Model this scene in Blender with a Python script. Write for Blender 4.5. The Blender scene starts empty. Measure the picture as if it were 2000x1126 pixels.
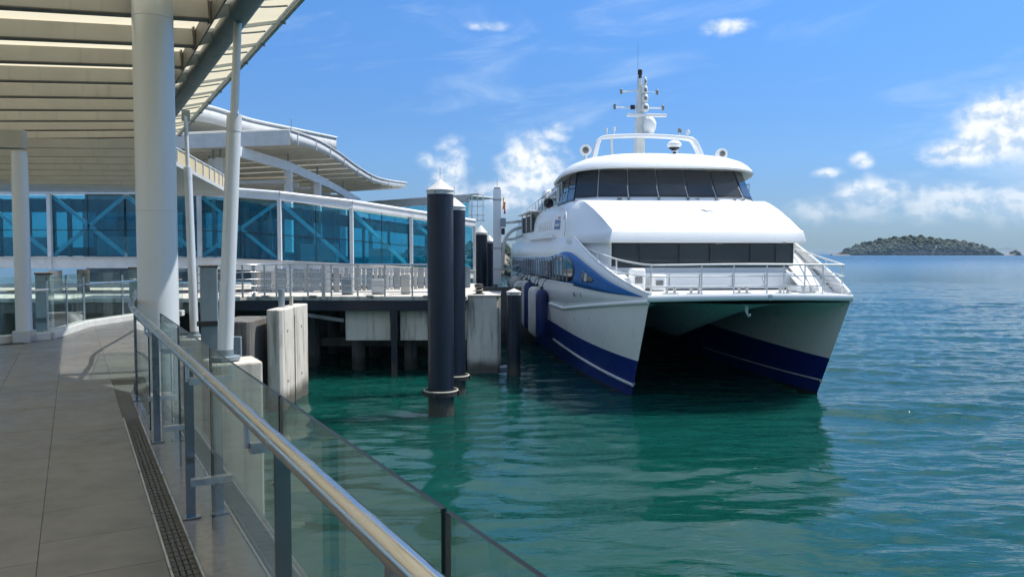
import bpy, math, random
from mathutils import Vector, Matrix, noise as mnoise
R = math.radians
random.seed(7)
scene = bpy.context.scene
col = scene.collection

# ---------------------------------------------------------------- camera
cam_d = bpy.data.cameras.new('camera')
cam = bpy.data.objects.new('camera', cam_d)
col.objects.link(cam)
cam.location = (0, 0, 5.2)
cam.rotation_euler = (R(90 - 2.63), 0, 0)
cam_d.sensor_width = 36.0
cam_d.lens = 36.0 * 1500 / 2000
cam_d.clip_start = 0.05
cam_d.clip_end = 60000
scene.camera = cam

# ---------------------------------------------------------------- sun, exposure
SUN_EL, SUN_AZ = 58.0, 73.0          # azimuth from +Y towards +X
sun_d = bpy.data.lights.new('sun', 'SUN')
sun_d.energy = 3.3
sun_d.angle = R(0.53)
sun_d.color = (1.0, 0.955, 0.88)
sun = bpy.data.objects.new('sun', sun_d)
col.objects.link(sun)
sdir = Vector((math.sin(R(SUN_AZ)) * math.cos(R(SUN_EL)), math.cos(R(SUN_AZ)) * math.cos(R(SUN_EL)), math.sin(R(SUN_EL))))
sun.rotation_euler = sdir.to_track_quat('Z', 'Y').to_euler()
sun.location = sdir * 80
scene.view_settings.view_transform = 'Standard'
scene.view_settings.look = 'None'
scene.view_settings.gamma = 1.0
scene.view_settings.use_curve_mapping = False
scene.view_settings.exposure = 0.92
scene.cycles.max_bounces = 10
scene.cycles.diffuse_bounces = 4
scene.cycles.glossy_bounces = 5
scene.cycles.transmission_bounces = 6
scene.cycles.transparent_max_bounces = 24
scene.cycles.caustics_reflective = False
scene.cycles.caustics_refractive = False
scene.cycles.sample_clamp_indirect = 6.0
scene.cycles.use_denoising = True
scene.cycles.use_adaptive_sampling = True
scene.cycles.adaptive_threshold = 0.02

# ---------------------------------------------------------------- sky with fair-weather cumulus
world = bpy.data.worlds.new('World')
scene.world = world
world.use_nodes = True
WN = world.node_tree
WN.nodes.clear()
SKY_STRENGTH = 0.10
world.cycles.sampling_method = 'MANUAL'
world.cycles.sample_map_resolution = 256

class NT:
    """tiny node-tree helper"""
    def __init__(s, tree): s.t = tree
    def n(s, kind, **kw):
        nd = s.t.nodes.new(kind)
        for k, v in kw.items(): setattr(nd, k, v)
        return nd
    def link(s, a, b): s.t.links.new(a, b)
    def put(s, sock, v):
        if hasattr(v, 'is_linked') or hasattr(v, 'links'): s.link(v, sock)
        else: sock.default_value = v
    def m(s, op, a, b=None, c=None, clamp=False):
        nd = s.n('ShaderNodeMath', operation=op, use_clamp=clamp)
        s.put(nd.inputs[0], a)
        if b is not None: s.put(nd.inputs[1], b)
        if c is not None: s.put(nd.inputs[2], c)
        return nd.outputs[0]
    def mixc(s, f, a, b, blend='MIX'):
        nd = s.n('ShaderNodeMix', data_type='RGBA', blend_type=blend)
        s.put(nd.inputs[0], f); s.put(nd.inputs[6], a); s.put(nd.inputs[7], b)
        return nd.outputs[2]
    def ramp(s, f, lo, hi, a=0.0, b=1.0, smooth=True):
        nd = s.n('ShaderNodeMapRange', interpolation_type='SMOOTHSTEP' if smooth else 'LINEAR')
        nd.clamp = True
        s.put(nd.inputs[0], f); s.put(nd.inputs[1], lo); s.put(nd.inputs[2], hi); s.put(nd.inputs[3], a); s.put(nd.inputs[4], b)
        return nd.outputs[0]
    def vec(s, x, y, z):
        nd = s.n('ShaderNodeCombineXYZ')
        s.put(nd.inputs[0], x); s.put(nd.inputs[1], y); s.put(nd.inputs[2], z)
        return nd.outputs[0]
    def noise(s, v, scale, detail=6.0, rough=0.55, dist=0.0, dim='3D'):
        nd = s.n('ShaderNodeTexNoise', noise_dimensions=dim)
        if v is not None: s.link(v, nd.inputs['Vector'])
        nd.inputs['Scale'].default_value = scale; nd.inputs['Detail'].default_value = detail
        nd.inputs['Roughness'].default_value = rough; nd.inputs['Distortion'].default_value = dist
        return nd.outputs['Fac']

def build_world():
    N = NT(WN)
    sky = N.n('ShaderNodeTexSky', sky_type='NISHITA')
    sky.sun_disc = False
    sky.sun_elevation = R(SUN_EL)
    sky.sun_rotation = R(SUN_AZ)
    sky.altitude = 0
    sky.air_density = 1.0
    sky.dust_density = 0.0
    sky.ozone_density = 2.0
    tc = N.n('ShaderNodeTexCoord')
    sep = N.n('ShaderNodeSeparateXYZ')
    N.link(tc.outputs['Generated'], sep.inputs[0])
    DEG = 57.29578
    az = N.m('MULTIPLY', N.m('ARCTAN2', sep.outputs[0], sep.outputs[1]), DEG)
    el = N.m('MULTIPLY', N.m('ARCSINE', sep.outputs[2]), DEG)
    # cumulus seats in degrees (azimuth, elevation, half widths, weight): towers over a flat base along the whole horizon
    seats = [(-4.6, 5.6, 1.5, 2.9, .75), (-6.0, 6.6, 1.2, 1.0, .45), (1.6, 6.2, 2.5, 2.5, .80), (3.4, 8.8, 1.3, 0.9, .62), (0.2, 4.2, 3.8, 1.5, .66),
             (32.6, 8.0, 2.6, 2.0, .95), (30.6, 6.4, 3.0, 1.0, .70), (35.5, 7.6, 3.0, 2.4, .8), (21.6, 2.9, 2.4, 1.1, .62), (25.0, 3.6, 2.8, 1.5, .72), (29.6, 3.2, 3.4, 1.3, .72), (33.5, 3.0, 3.0, 1.4, .66), (24.3, 6.2, .9, .65, .55), (22.2, 5.5, 1.2, .45, .5),
             (15.4, 15.6, 1.7, .62, .70), (-1.7, 16.2, 2.0, .40, .52)]
    tot = None
    for (a0, e0, ra, re, w) in seats:
        x = N.m('DIVIDE', N.m('SUBTRACT', az, a0), ra); y = N.m('DIVIDE', N.m('SUBTRACT', el, e0), re)
        g = N.m('MULTIPLY', N.m('EXPONENT', N.m('MULTIPLY', N.m('MULTIPLY_ADD', x, x, N.m('MULTIPLY', y, y)), -0.8)), w)
        tot = g if tot is None else N.m('MAXIMUM', tot, g)
    # the rest of the horizon carries the same fair-weather heaps
    ax = N.m('DIVIDE', N.m('SUBTRACT', N.m('PINGPONG', N.m('ADD', az, 253.0), 13.0), 6.0), 4.2); ey = N.m('DIVIDE', N.m('SUBTRACT', el, 5.0), 2.4)
    ring = N.m('MULTIPLY', N.m('EXPONENT', N.m('MULTIPLY', N.m('MULTIPLY_ADD', ax, ax, N.m('MULTIPLY', ey, ey)), -0.8)), .8)
    tot = N.m('MAXIMUM', tot, N.m('MULTIPLY', ring, N.ramp(N.m('ABSOLUTE', az), 36.0, 40.0)))
    big = N.noise(N.vec(az, N.m('MULTIPLY', el, 1.25), 3.7), 0.42, 3.0, 0.5)
    def fine(da, de): return N.noise(N.vec(N.m('ADD', az, da), N.m('MULTIPLY', N.m('ADD', el, de), 1.2), 3.7), 0.72, 5.0, 0.52, 0.15)
    f0, f1 = fine(0, 0), fine(.30, .42)          # the second sample looks a little towards the sun
    t = N.m('ADD', N.m('MULTIPLY', N.m('SUBTRACT', big, 0.5), 0.8), N.m('MULTIPLY', N.m('SUBTRACT', f0, 0.5), 1.0))
    d0 = N.m('ADD', tot, N.m('MULTIPLY', t, N.m('ADD', 0.15, N.m('MULTIPLY', tot, 1.0))))
    cov = N.ramp(d0, 0.20, 0.74)
    lit = N.ramp(N.m('ADD', N.m('SUBTRACT', f0, f1), N.m('MULTIPLY', N.m('SUBTRACT', 0.75, tot), 0.10)), -0.12, 0.12)
    K = 1.0 / SKY_STRENGTH
    cloud = N.mixc(lit, (0.31 * K, 0.39 * K, 0.49 * K, 1), (0.56 * K, 0.575 * K, 0.59 * K, 1))
    # thin cirrus streaks
    cv = N.vec(N.m('ADD', az, N.m('MULTIPLY', el, -1.4)), N.m('MULTIPLY', el, 3.6), 1.3)
    ci = N.noise(cv, 0.085, 7.0, 0.6, 0.6)
    ci2 = N.noise(N.vec(az, el, 8.1), 0.05, 2.0, 0.5)
    cir = N.m('MULTIPLY', N.ramp(N.m('ADD', ci, N.m('MULTIPLY', N.m('SUBTRACT', ci2, 0.5), 0.6)), 0.52, 0.84), 0.34)
    grade = N.mixc(N.ramp(el, -0.3, 2.6, smooth=False), (0.145, 0.235, 0.43, 1), (0.26, 0.345, 0.53, 1))
    grade = N.mixc(N.ramp(el, 2.0, 8.0), grade, (0.32, 0.46, 0.66, 1))
    grade = N.mixc(N.ramp(el, 5.0, 20.0), grade, (0.39, 0.65, 0.93, 1))
    clear = N.mixc(1.0, sky.outputs[0], grade, 'MULTIPLY')      # tropical white balance: deeper blue, less glare at the horizon
    base = N.mixc(N.m('MULTIPLY', cir, N.ramp(el, 0.5, 5.0)), clear, (0.38 * K, 0.47 * K, 0.58 * K, 1))
    covf = N.m('MULTIPLY', N.m('MULTIPLY', cov, N.ramp(el, 1.4, 6.0, 0.30, 1.0)), 0.93)
    # scattered cloud added above the view, all round, to lift the fill light
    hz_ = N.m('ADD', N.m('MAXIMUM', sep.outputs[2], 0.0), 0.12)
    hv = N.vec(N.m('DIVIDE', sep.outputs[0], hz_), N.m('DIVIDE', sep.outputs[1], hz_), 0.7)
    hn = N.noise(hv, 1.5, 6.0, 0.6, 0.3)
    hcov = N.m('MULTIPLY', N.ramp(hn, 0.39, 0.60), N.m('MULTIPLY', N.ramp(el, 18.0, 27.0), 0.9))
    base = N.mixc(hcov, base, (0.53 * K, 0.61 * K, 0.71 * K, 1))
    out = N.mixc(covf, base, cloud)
    bg = N.n('ShaderNodeBackground')
    N.link(out, bg.inputs[0])
    bg.inputs[1].default_value = SKY_STRENGTH
    wo = N.n('ShaderNodeOutputWorld')
    N.link(bg.outputs[0], wo.inputs[0])
build_world()

# ---------------------------------------------------------------- materials
M = {}
def new_mat(name):
    m = bpy.data.materials.new(name)
    m.use_nodes = True
    m.node_tree.nodes.clear()
    M[name] = m
    return m, NT(m.node_tree)
def finish(N, shader):
    o = N.n('ShaderNodeOutputMaterial')
    N.link(shader, o.inputs[0])
def obj_coord(N, world_space=False):
    if world_space: return N.n('ShaderNodeNewGeometry').outputs['Position']
    return N.n('ShaderNodeTexCoord').outputs['Object']
def principled(N, color, rough=0.5, metal=0.0, normal=None, **kw):
    p = N.n('ShaderNodeBsdfPrincipled')
    N.put(p.inputs['Base Color'], color); N.put(p.inputs['Roughness'], rough); N.put(p.inputs['Metallic'], metal)
    if normal is not None: N.link(normal, p.inputs['Normal'])
    for k, v in kw.items(): N.put(p.inputs[k.replace('_', ' ')], v)
    return p.outputs[0]
def bump(N, h, strength=0.3, dist=0.01):
    b = N.n('ShaderNodeBump')
    b.inputs['Strength'].default_value = strength; b.inputs['Distance'].default_value = dist
    N.link(h, b.inputs['Height'])
    return b.outputs[0]
def c4(c): return (c[0], c[1], c[2], 1.0)
def paint(name, c1, c2=None, rough=0.4, metal=0.0, scale=2.0, streak=True, bumpy=0.0, grain=40.0, dirt=None, dirt_amt=0.35, coat=0.0, tide=False):
    """painted / plain surface with wear: two tones, vertical run marks, uneven gloss"""
    m, N = new_mat(name)
    co = obj_coord(N, True)
    c2 = c2 or tuple(v * 0.86 for v in c1)
    f = N.noise(co, scale, 6.0, 0.6)
    colr = N.mixc(N.ramp(f, 0.35, 0.68), c4(c1), c4(c2))
    if streak:
        mp = N.n('ShaderNodeMapping'); N.link(co, mp.inputs[0]); mp.inputs['Scale'].default_value = (5.0, 5.0, 0.35)
        g = N.noise(mp.outputs[0], 1.6, 5.0, 0.6)
        dcol = dirt or tuple(v * 0.55 for v in c1)
        colr = N.mixc(N.m('MULTIPLY', N.ramp(g, 0.54, 0.78), dirt_amt), colr, c4(dcol))
    if tide:       # weed and barnacles up to the high-water mark
        sp = N.n('ShaderNodeSeparateXYZ'); N.link(co, sp.inputs[0])
        wob = N.m('ADD', sp.outputs[2], N.m('MULTIPLY', N.noise(co, 5.0, 6.0, 0.65), -0.8))
        colr = N.mixc(N.ramp(wob, -0.15, 0.35, 0.85, 0.0), colr, (0.055, 0.052, 0.040, 1))
        colr = N.mixc(N.m('MULTIPLY', N.ramp(N.noise(co, 38.0, 2.0, 0.5), 0.62, 0.70), N.ramp(wob, -0.3, 0.15, 0.8, 0.0)), colr, (0.30, 0.29, 0.25, 1))
    r = N.ramp(N.noise(co, scale * 3.1, 3.0, 0.5), 0.2, 0.8, rough * 0.88, min(1.0, rough * 1.15))
    nrm = bump(N, N.noise(co, grain, 5.0, 0.6), bumpy, 0.01) if bumpy else None
    kw = {}
    if coat: kw = {'Coat_Weight': coat, 'Coat_Roughness': 0.08}
    finish(N, principled(N, colr, r, metal, nrm, **kw))
    return m

paint('white_gel', (0.83, 0.83, 0.81), (0.80, 0.805, 0.79), 0.34, streak=True, dirt=(0.58, 0.56, 0.52), dirt_amt=0.10, scale=0.7, coat=0.15)
paint('hull_white', (0.82, 0.82, 0.79), (0.78, 0.78, 0.75), 0.30, streak=True, dirt=(0.50, 0.47, 0.40), dirt_amt=0.24, scale=0.6, bumpy=0.10, grain=1.3)
paint('hull_blue', (0.006, 0.024, 0.19), (0.005, 0.021, 0.165), 0.36, streak=True, dirt=(0.010, 0.02, 0.11), dirt_amt=0.2, scale=0.5)
paint('flash_blue', (0.004, 0.135, 0.42), (0.004, 0.12, 0.38), 0.6, streak=True, dirt=(0.01, 0.06, 0.24), dirt_amt=0.15)
paint('waterline_black', (0.012, 0.016, 0.020), (0.02, 0.026, 0.022), 0.5)
paint('stripe_white', (0.62, 0.63, 0.62), (0.5, 0.5, 0.48), 0.4)
paint('deck_paint', (0.55, 0.56, 0.55), (0.48, 0.49, 0.48), 0.6, streak=False)
paint('mast_white', (0.74, 0.74, 0.71), (0.66, 0.66, 0.62), 0.42, dirt=(0.35, 0.33, 0.28), dirt_amt=0.3, scale=3)
paint('lamp_grey', (0.24, 0.23, 0.22), (0.16, 0.155, 0.15), 0.45, scale=6)
paint('black_rubber', (0.016, 0.017, 0.019), (0.03, 0.03, 0.03), 0.6, scale=5)
paint('dark_frame', (0.014, 0.016, 0.019), (0.02, 0.022, 0.025), 0.35, streak=False)
paint('fender_white', (0.62, 0.60, 0.55), (0.52, 0.50, 0.45), 0.5, dirt=(0.22, 0.20, 0.17), dirt_amt=0.5, scale=2)
paint('fender_blue', (0.012, 0.028, 0.13), (0.010, 0.02, 0.09), 0.5, scale=2)
paint('pile_navy', (0.006, 0.010, 0.024), (0.010, 0.014, 0.026), 0.34, dirt=(0.05, 0.055, 0.065), dirt_amt=0.35, scale=1.2, bumpy=0.08, grain=14, tide=True)
paint('pile_cap', (0.62, 0.60, 0.56), (0.52, 0.50, 0.46), 0.42, dirt=(0.30, 0.27, 0.23), dirt_amt=0.4)
paint('steel_paint', (0.60, 0.63, 0.66), (0.57, 0.60, 0.63), 0.32, metal=0.15, streak=False, scale=0.5)
paint('steel_paint_dark', (0.24, 0.29, 0.32), (0.20, 0.25, 0.28), 0.40, metal=0.2, dirt=(0.10, 0.12, 0.13), dirt_amt=0.35)
paint('frame_white', (0.66, 0.68, 0.69), (0.58, 0.60, 0.61), 0.40, dirt=(0.34, 0.34, 0.32), dirt_amt=0.3)
paint('beam_grey', (0.47, 0.455, 0.42), (0.42, 0.405, 0.375), 0.50, dirt=(0.20, 0.18, 0.15), dirt_amt=0.30, scale=1.5)
paint('beam_dark', (0.14, 0.135, 0.125), (0.11, 0.105, 0.10), 0.5)
paint('roof_grey', (0.52, 0.53, 0.53), (0.46, 0.47, 0.47), 0.5, dirt=(0.25, 0.25, 0.24), dirt_amt=0.35)
paint('interior_dark', (0.05, 0.055, 0.06), (0.035, 0.04, 0.045), 0.7, streak=False)
paint('interior_grey', (0.32, 0.33, 0.33), (0.25, 0.26, 0.26), 0.7, streak=False)
paint('granite', (0.21, 0.19, 0.185), (0.17, 0.155, 0.15), 0.14, scale=18, streak=False, bumpy=0.03)
paint('kerb_light', (0.56, 0.57, 0.55), (0.48, 0.49, 0.47), 0.35, scale=3)
paint('drain_black', (0.012, 0.013, 0.014), (0.02, 0.02, 0.02), 0.4, scale=8)
paint('steel_dull', (0.40, 0.40, 0.40), (0.33, 0.33, 0.33), 0.35, metal=0.8, scale=6)
paint('rope', (0.45, 0.42, 0.34), (0.36, 0.33, 0.27), 0.8, streak=False)
paint('leaf', (0.026, 0.044, 0.020), (0.012, 0.024, 0.013), 0.8, scale=0.035, streak=False)
paint('rock', (0.15, 0.12, 0.10), (0.20, 0.16, 0.13), 0.8, scale=0.3, streak=False)
paint('far_land', (0.10, 0.13, 0.14), (0.08, 0.11, 0.12), 0.8, scale=0.02, streak=False)
paint('red_cloth', (0.48, 0.05, 0.03), None, 0.7, streak=False)
paint('yellow_cloth', (0.62, 0.38, 0.03), None, 0.7, streak=False)
paint('logo_blue', (0.06, 0.10, 0.30), (0.16, 0.18, 0.34), 0.4, streak=False, scale=9)
paint('logo_red', (0.50, 0.10, 0.12), (0.55, 0.3, 0.3), 0.4, streak=False, scale=9)
paint('letter_dark', (0.03, 0.03, 0.04), None, 0.5, streak=False)
paint('letter_faded', (0.58, 0.50, 0.48), None, 0.5, streak=False)

def stainless(name, c, rough, aniso=0.0):
    m, N = new_mat(name)
    co = obj_coord(N, True)
    r = N.ramp(N.noise(co, 9.0, 5.0, 0.6), 0.3, 0.75, rough * 0.7, rough * 1.5)
    cc = N.mixc(N.noise(co, 3.0, 3.0, 0.5), c4(c), c4(tuple(v * 0.9 for v in c)))
    finish(N, principled(N, cc, r, 1.0))
stainless('stainless', (0.66, 0.65, 0.63), 0.20)
stainless('stainless_dull', (0.55, 0.56, 0.56), 0.36)
stainless('post_steel', (0.34, 0.36, 0.355), 0.16)
paint('ledge_stone', (0.27, 0.265, 0.26), (0.22, 0.215, 0.21), 0.3, scale=3)

def thin_glass(name, tint, refl=1.0, rough=0.0, haze=None, haze_amt=0.0):
    m, N = new_mat(name)
    tr = N.n('ShaderNodeBsdfTransparent'); tr.inputs[0].default_value = c4(tint)
    gl = N.n('ShaderNodeBsdfGlossy'); gl.inputs['Roughness'].default_value = rough; gl.inputs[0].default_value = (refl, refl, refl, 1)
    bf = N.n('ShaderNodeNewGeometry').outputs['Backfacing']
    fr = N.n('ShaderNodeFresnel'); N.link(N.ramp(bf, 0.0, 1.0, 1.5, 1 / 1.5, False), fr.inputs[0])
    mx = N.n('ShaderNodeMixShader')
    N.link(fr.outputs[0], mx.inputs[0]); N.link(tr.outputs[0], mx.inputs[1]); N.link(gl.outputs[0], mx.inputs[2])
    out = mx.outputs[0]
    if haze:
        df = N.n('ShaderNodeBsdfDiffuse'); df.inputs[0].default_value = c4(haze)
        m2 = N.n('ShaderNodeMixShader')
        f = N.ramp(N.noise(obj_coord(N, True), 2.2, 5.0, 0.6), 0.35, 0.75, haze_amt * 0.5, haze_amt)
        N.link(f, m2.inputs[0]); N.link(out, m2.inputs[1]); N.link(df.outputs[0], m2.inputs[2])
        out = m2.outputs[0]
    finish(N, out)
thin_glass('rail_glass', (0.87, 0.955, 0.93), 1.0, 0.0, (0.45, 0.52, 0.50), 0.03)
thin_glass('blue_glass', (0.52, 0.89, 0.97), 0.9, 0.02, (0.008, 0.25, 0.44), 0.18)
thin_glass('clear_glass', (0.86, 0.92, 0.92), 1.0)
paint('tint_glass', (0.034, 0.041, 0.047), (0.048, 0.058, 0.066), 0.06, streak=False, scale=0.5)
paint('glass_edge', (0.004, 0.014, 0.018), (0.004, 0.012, 0.014), 0.45, streak=False)

def mat_membrane(name='membrane', ca=(0.86, 0.77, 0.56, 1), cb=(0.80, 0.70, 0.50, 1)):
    m, N = new_mat(name)
    co = obj_coord(N, True)
    f = N.noise(co, 0.8, 5.0, 0.6)
    c = N.mixc(f, ca, cb)
    d = N.n('ShaderNodeBsdfDiffuse'); N.link(c, d.inputs[0])
    t = N.n('ShaderNodeBsdfTranslucent'); N.link(c, t.inputs[0])
    mx = N.n('ShaderNodeMixShader'); mx.inputs[0].default_value = 0.55
    N.link(d.outputs[0], mx.inputs[1]); N.link(t.outputs[0], mx.inputs[2])
    finish(N, mx.outputs[0])
mat_membrane()
mat_membrane('soffit_fabric', (0.84, 0.83, 0.79, 1), (0.78, 0.77, 0.73, 1))

def mat_concrete(name, c1, c2, stain, tide=True):
    m, N = new_mat(name)
    co = obj_coord(N, True)
    sp = N.n('ShaderNodeSeparateXYZ'); N.link(co, sp.inputs[0])
    f = N.noise(co, 0.9, 8.0, 0.65)
    c = N.mixc(N.ramp(f, 0.3, 0.7), c4(c1), c4(c2))
    mp = N.n('ShaderNodeMapping'); N.link(co, mp.inputs[0]); mp.inputs['Scale'].default_value = (3.2, 3.2, 0.30)
    g = N.noise(mp.outputs[0], 1.3, 6.0, 0.6)
    c = N.mixc(N.m('MULTIPLY', N.ramp(g, 0.48, 0.70), 0.8), c, c4(stain))
    if tide:
        wob = N.m('ADD', sp.outputs[2], N.m('MULTIPLY', N.noise(co, 1.5, 5.0, 0.6), -0.7))
        c = N.mixc(N.ramp(wob, -0.1, 0.45, 0.9, 0.0), c, (0.035, 0.038, 0.030, 1))
    h = N.m('ADD', N.noise(co, 30, 6, 0.65), N.m('MULTIPLY', N.noise(co, 3, 4, 0.6), 1.5))
    finish(N, principled(N, c, 0.85, 0.0, bump(N, h, 0.35, 0.015)))
mat_concrete('concrete', (0.60, 0.57, 0.51), (0.50, 0.47, 0.42), (0.17, 0.155, 0.13))
mat_concrete('concrete_dark', (0.15, 0.145, 0.13), (0.11, 0.105, 0.10), (0.05, 0.05, 0.045))
mat_concrete('panel_concrete', (0.62, 0.58, 0.51), (0.54, 0.50, 0.44), (0.24, 0.21, 0.17), False)

def mat_tile():
    m, N = new_mat('deck_tile')
    co = obj_coord(N, True)
    oi = N.n('ShaderNodeObjectInfo')
    f = N.noise(co, 2.6, 7.0, 0.65)
    c = N.mixc(N.ramp(f, 0.3, 0.7), (0.105, 0.101, 0.097, 1), (0.140, 0.134, 0.128, 1))
    c = N.mixc(N.ramp(oi.outputs['Random'], 0.0, 1.0, 0.0, 0.55, False), c, (0.086, 0.084, 0.083, 1))
    w = N.ramp(N.noise(co, 0.7, 5.0, 0.6), 0.45, 0.72)
    c = N.mixc(N.m('MULTIPLY', w, 0.35), c, (0.18, 0.172, 0.162, 1))
    r = N.ramp(N.noise(co, 3.5, 5.0, 0.6), 0.3, 0.7, 0.28, 0.46)
    h = N.m('ADD', N.noise(co, 26, 6, 0.65), N.m('MULTIPLY', N.noise(co, 4, 4, 0.6), 1.2))
    finish(N, principled(N, c, r, 0.0, bump(N, h, 0.07, 0.004)))
mat_tile()
paint('grout', (0.090, 0.087, 0.084), None, 0.9, streak=False)

def mat_water():
    m, N = new_mat('sea_water')
    co = obj_coord(N, True)
    sp = N.n('ShaderNodeSeparateXYZ'); N.link(co, sp.inputs[0])
    def wave(sx, sy, rot, scale, det, rough, dist=0.0):
        mp = N.n('ShaderNodeMapping'); N.link(co, mp.inputs[0])
        mp.inputs['Rotation'].default_value = (0, 0, R(rot)); mp.inputs['Scale'].default_value = (sx, sy, 1)
        return N.noise(mp.outputs[0], scale, det, rough, dist)
    open_sea = N.ramp(sp.outputs[0], 2.0, 16.0, 0.35, 1.0)
    far = N.ramp(sp.outputs[1], 40.0, 160.0, 0.0, 1.0)
    fine = wave(0.55, 1.5, 8, 2.6, 3.0, 0.55, 0.5)
    mid = wave(0.45, 1.2, -10, 0.75, 3.0, 0.5, 0.4)
    big = wave(0.5, 1.0, 6, 0.16, 4.0, 0.6)
    h = N.m('ADD', N.m('MULTIPLY', fine, N.m('MULTIPLY', N.m('ADD', open_sea, 0.08), 0.066)), N.m('MULTIPLY', mid, N.m('MULTIPLY', N.m('ADD', open_sea, 0.15), 0.12)))
    h = N.m('ADD', h, N.m('MULTIPLY', big, N.m('MULTIPLY', far, 0.80)))
    b = N.n('ShaderNodeBump'); b.inputs['Strength'].default_value = 0.75; b.inputs['Distance'].default_value = 1.0
    N.link(h, b.inputs['Height'])
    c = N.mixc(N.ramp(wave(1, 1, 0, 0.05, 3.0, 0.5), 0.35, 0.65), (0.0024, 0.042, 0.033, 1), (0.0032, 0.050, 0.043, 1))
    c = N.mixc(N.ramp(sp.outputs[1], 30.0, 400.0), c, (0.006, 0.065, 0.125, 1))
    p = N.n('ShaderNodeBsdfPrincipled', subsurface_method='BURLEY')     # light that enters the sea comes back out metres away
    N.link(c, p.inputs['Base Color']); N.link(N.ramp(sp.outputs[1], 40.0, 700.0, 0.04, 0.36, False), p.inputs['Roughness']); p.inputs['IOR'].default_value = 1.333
    p.inputs['Subsurface Weight'].default_value = 1.0; p.inputs['Subsurface Radius'].default_value = (0.6, 1.0, 0.9); p.inputs['Subsurface Scale'].default_value = 2.2
    N.link(b.outputs[0], p.inputs['Normal'])
    finish(N, p.outputs[0])
mat_water()

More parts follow.
